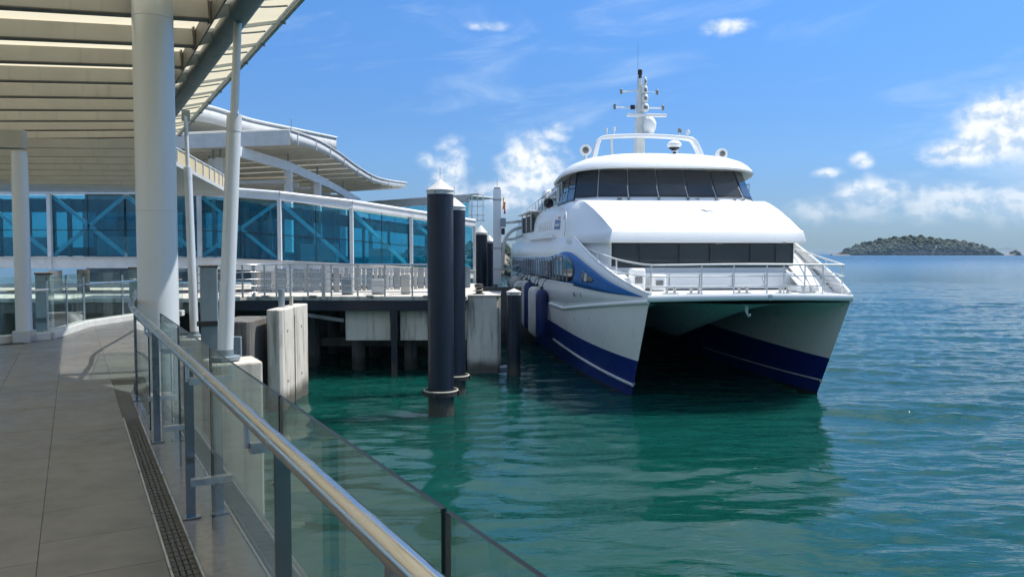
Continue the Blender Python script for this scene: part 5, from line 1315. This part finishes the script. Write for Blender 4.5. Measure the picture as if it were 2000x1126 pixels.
# foredeck gear
for (x, y) in ((-2.4, 1.2), (-1.6, 1.0), (.2, 1.2), (1.6, 1.0), (2.6, 1.3)):
    f = part_frame(MB().box((x, y, 3.80), (.5, .24, .04)).build('bitts', 'stainless_dull', fe), fe)
    for dx in (-.14, .14): MB().lathe((x + dx, y, 3.80), [(.05, 0), (.05, .17), (.075, .19), (.075, .23)], 12).build('bitt_post', 'stainless_dull', f, smooth=True)
for (x, y, w, h) in ((-3.05, 3.2, .55, .85), (-2.2, 3.4, .55, .62)):
    f = part_frame(MB().box((x, y, 3.79 + h / 2), (w, .5, h)).build('deck_locker', 'white_gel', fe, bev=.10, segs=3), fe)
    MB().box((x, y - .26, 3.79 + h * .5), (w * .5, .02, h * .3)).build('locker_hatch', 'lamp_grey', f)
MB().box((.4, 4.2, 4.14), (6.8, .6, .62)).build('front_bench', 'white_gel', fe, bev=.04)
for x in (-1.6, -.4, .9, 2.2): MB().box((x, 3.89, 4.15), (.02, .02, .5)).build('bench_joint', 'lamp_grey', fe)
MB().box((2.9, 2.2, 3.90), (.8, .7, .2)).build('anchor_hatch', 'white_gel', fe, bev=.03)
MB().pipe(arc_pts([(.5, .3, 4.4), (.52, .2, 4.2), (.56, .12, 4.0), (.55, .05, 3.84)], 4), .03, 6).build('mooring_shackle', 'stainless_dull', fe)
for sg in (-1, 1):    # stair strips inside the bulwark wings
    for k, off_ in enumerate((.34, .72)):
        MB().solid_poly([(sg * (T(2.2, 4) - off_), 2.2, 3.80), (sg * (T(2.2, 4) - off_ - .2), 2.2, 3.80), (sg * (T(6.6, 5) - off_ - .2), 6.6, 5.35), (sg * (T(6.6, 5) - off_), 6.6, 5.35)], (0, .0, .05)).build('wing_rib', 'white_gel', fe)
    m = MB(); m.solid_poly([(sg * (T(2.0, 4) - .10), 2.0, 3.79), (sg * (T(2.0, 4) - 1.1), 2.2, 3.79), (sg * (T(7, 5) - .95), 7.0, 5.30), (sg * (T(7, 5) - .1), 7.0, 5.62)], (0, .0, -.05)); m.build('wing_deck', 'white_gel', fe)

# ---------------------------------------------------------------- fenders hanging between ferry and pier
def boat(t, s, z): a = R(6.0); return Vector((8.0 + t * math.cos(a) - s * math.sin(a), 25.6 + t * math.sin(a) + s * math.cos(a), z))
def fender(label, t_, s, z0, z1, r, mat, tilt=.0):
    p0, p1 = boat(t_, s, z0), boat(t_ + tilt, s, z1); th = thing('ship_fender', label, 'fender', tuple(p0), group='fenders hanging along the ferry side')
    L = (p1 - p0).length
    MB().lathe(p0, [(.06, 0), (r * .55, .03), (r * .85, .12), (r, .28), (r, L - .28), (r * .85, L - .12), (r * .55, L - .03), (.08, L)], 24, axis=(p1 - p0)).build('body', mat, th, smooth=True, angle=60)
    MB().lathe(p1, [(.08, -.02), (.08, .10), (.04, .13)], 12, axis=(p1 - p0)).build('eyelet', 'black_rubber', th, smooth=True)
    MB().pipe(arc_pts([p1 + Vector((0, 0, .08)), p1 + Vector((.12, 0, .38)), boat(-(T(s, 3.8) - .02), s, 3.95)], 4), .022, 6).build('lanyard', 'black_rubber', th)
fender('dark blue cylindrical fender nearest the ferry bow', -5.18, 13.1, .95, 3.42, .30, 'fender_blue')
fender('dirty white cylindrical fender next to the front blue one', -5.24, 14.4, .90, 3.50, .30, 'fender_white')
fender('dirty white cylindrical fender, second from the bow end', -5.28, 15.3, .92, 3.46, .30, 'fender_white')
fender('dark blue cylindrical fender behind the white pair', -5.22, 17.6, 1.0, 3.62, .30, 'fender_blue')
fender('white fender half hidden behind the rear blue one', -5.26, 18.6, 1.0, 3.66, .28, 'fender_white')
for (lab, s, z) in (('large grey foam fender lying against the ferry side near the pier tower', 21.5, 3.1), ('grey foam fender farther aft with black net', 24.0, 3.3)):
    p = boat(-5.30, s, z); th = thing('foam_fender', lab, 'fender', tuple(p))
    d = boat(-5.30, s + 1, z) - p
    MB().lathe(p - d, [(.10, 0), (.38, .10), (.48, .35), (.48, 1.65), (.38, 1.9), (.10, 2.0)], 20, axis=d).build('body', 'fender_white', th, smooth=True)
    MB().lathe(p - d * .25, [(.49, 0), (.50, .05), (.50, .4), (.49, .45)], 20, axis=d).build('net_band', 'black_rubber', th, smooth=True)
    MB().pipe([p + Vector((0, 0, .45)), boat(-4.88, s, z + .9)], .03, 6).build('lanyard', 'black_rubber', th)

# ================================================================ sea haze between here and the far shore
hz = MB().box((0, 3000, 10.0), (18100, 12100, 22.2)).build('haze', [], None, off=(0, 3000, -1.1))
m_, N_ = new_mat('haze_air')
pv = N_.n('ShaderNodeVolumePrincipled'); pv.inputs['Color'].default_value = (0.52, 0.76, 1.0, 1); pv.inputs['Density'].default_value = 7e-5; pv.inputs['Anisotropy'].default_value = 0.0
mo = N_.n('ShaderNodeOutputMaterial'); N_.link(pv.outputs[0], mo.inputs['Volume'])
hz.data.materials.append(m_)
tag(hz, 'thin pale sea haze lying over the water', 'haze', kind='stuff')

for o in list(bpy.data.objects):
    if '_o' in o: del o['_o']
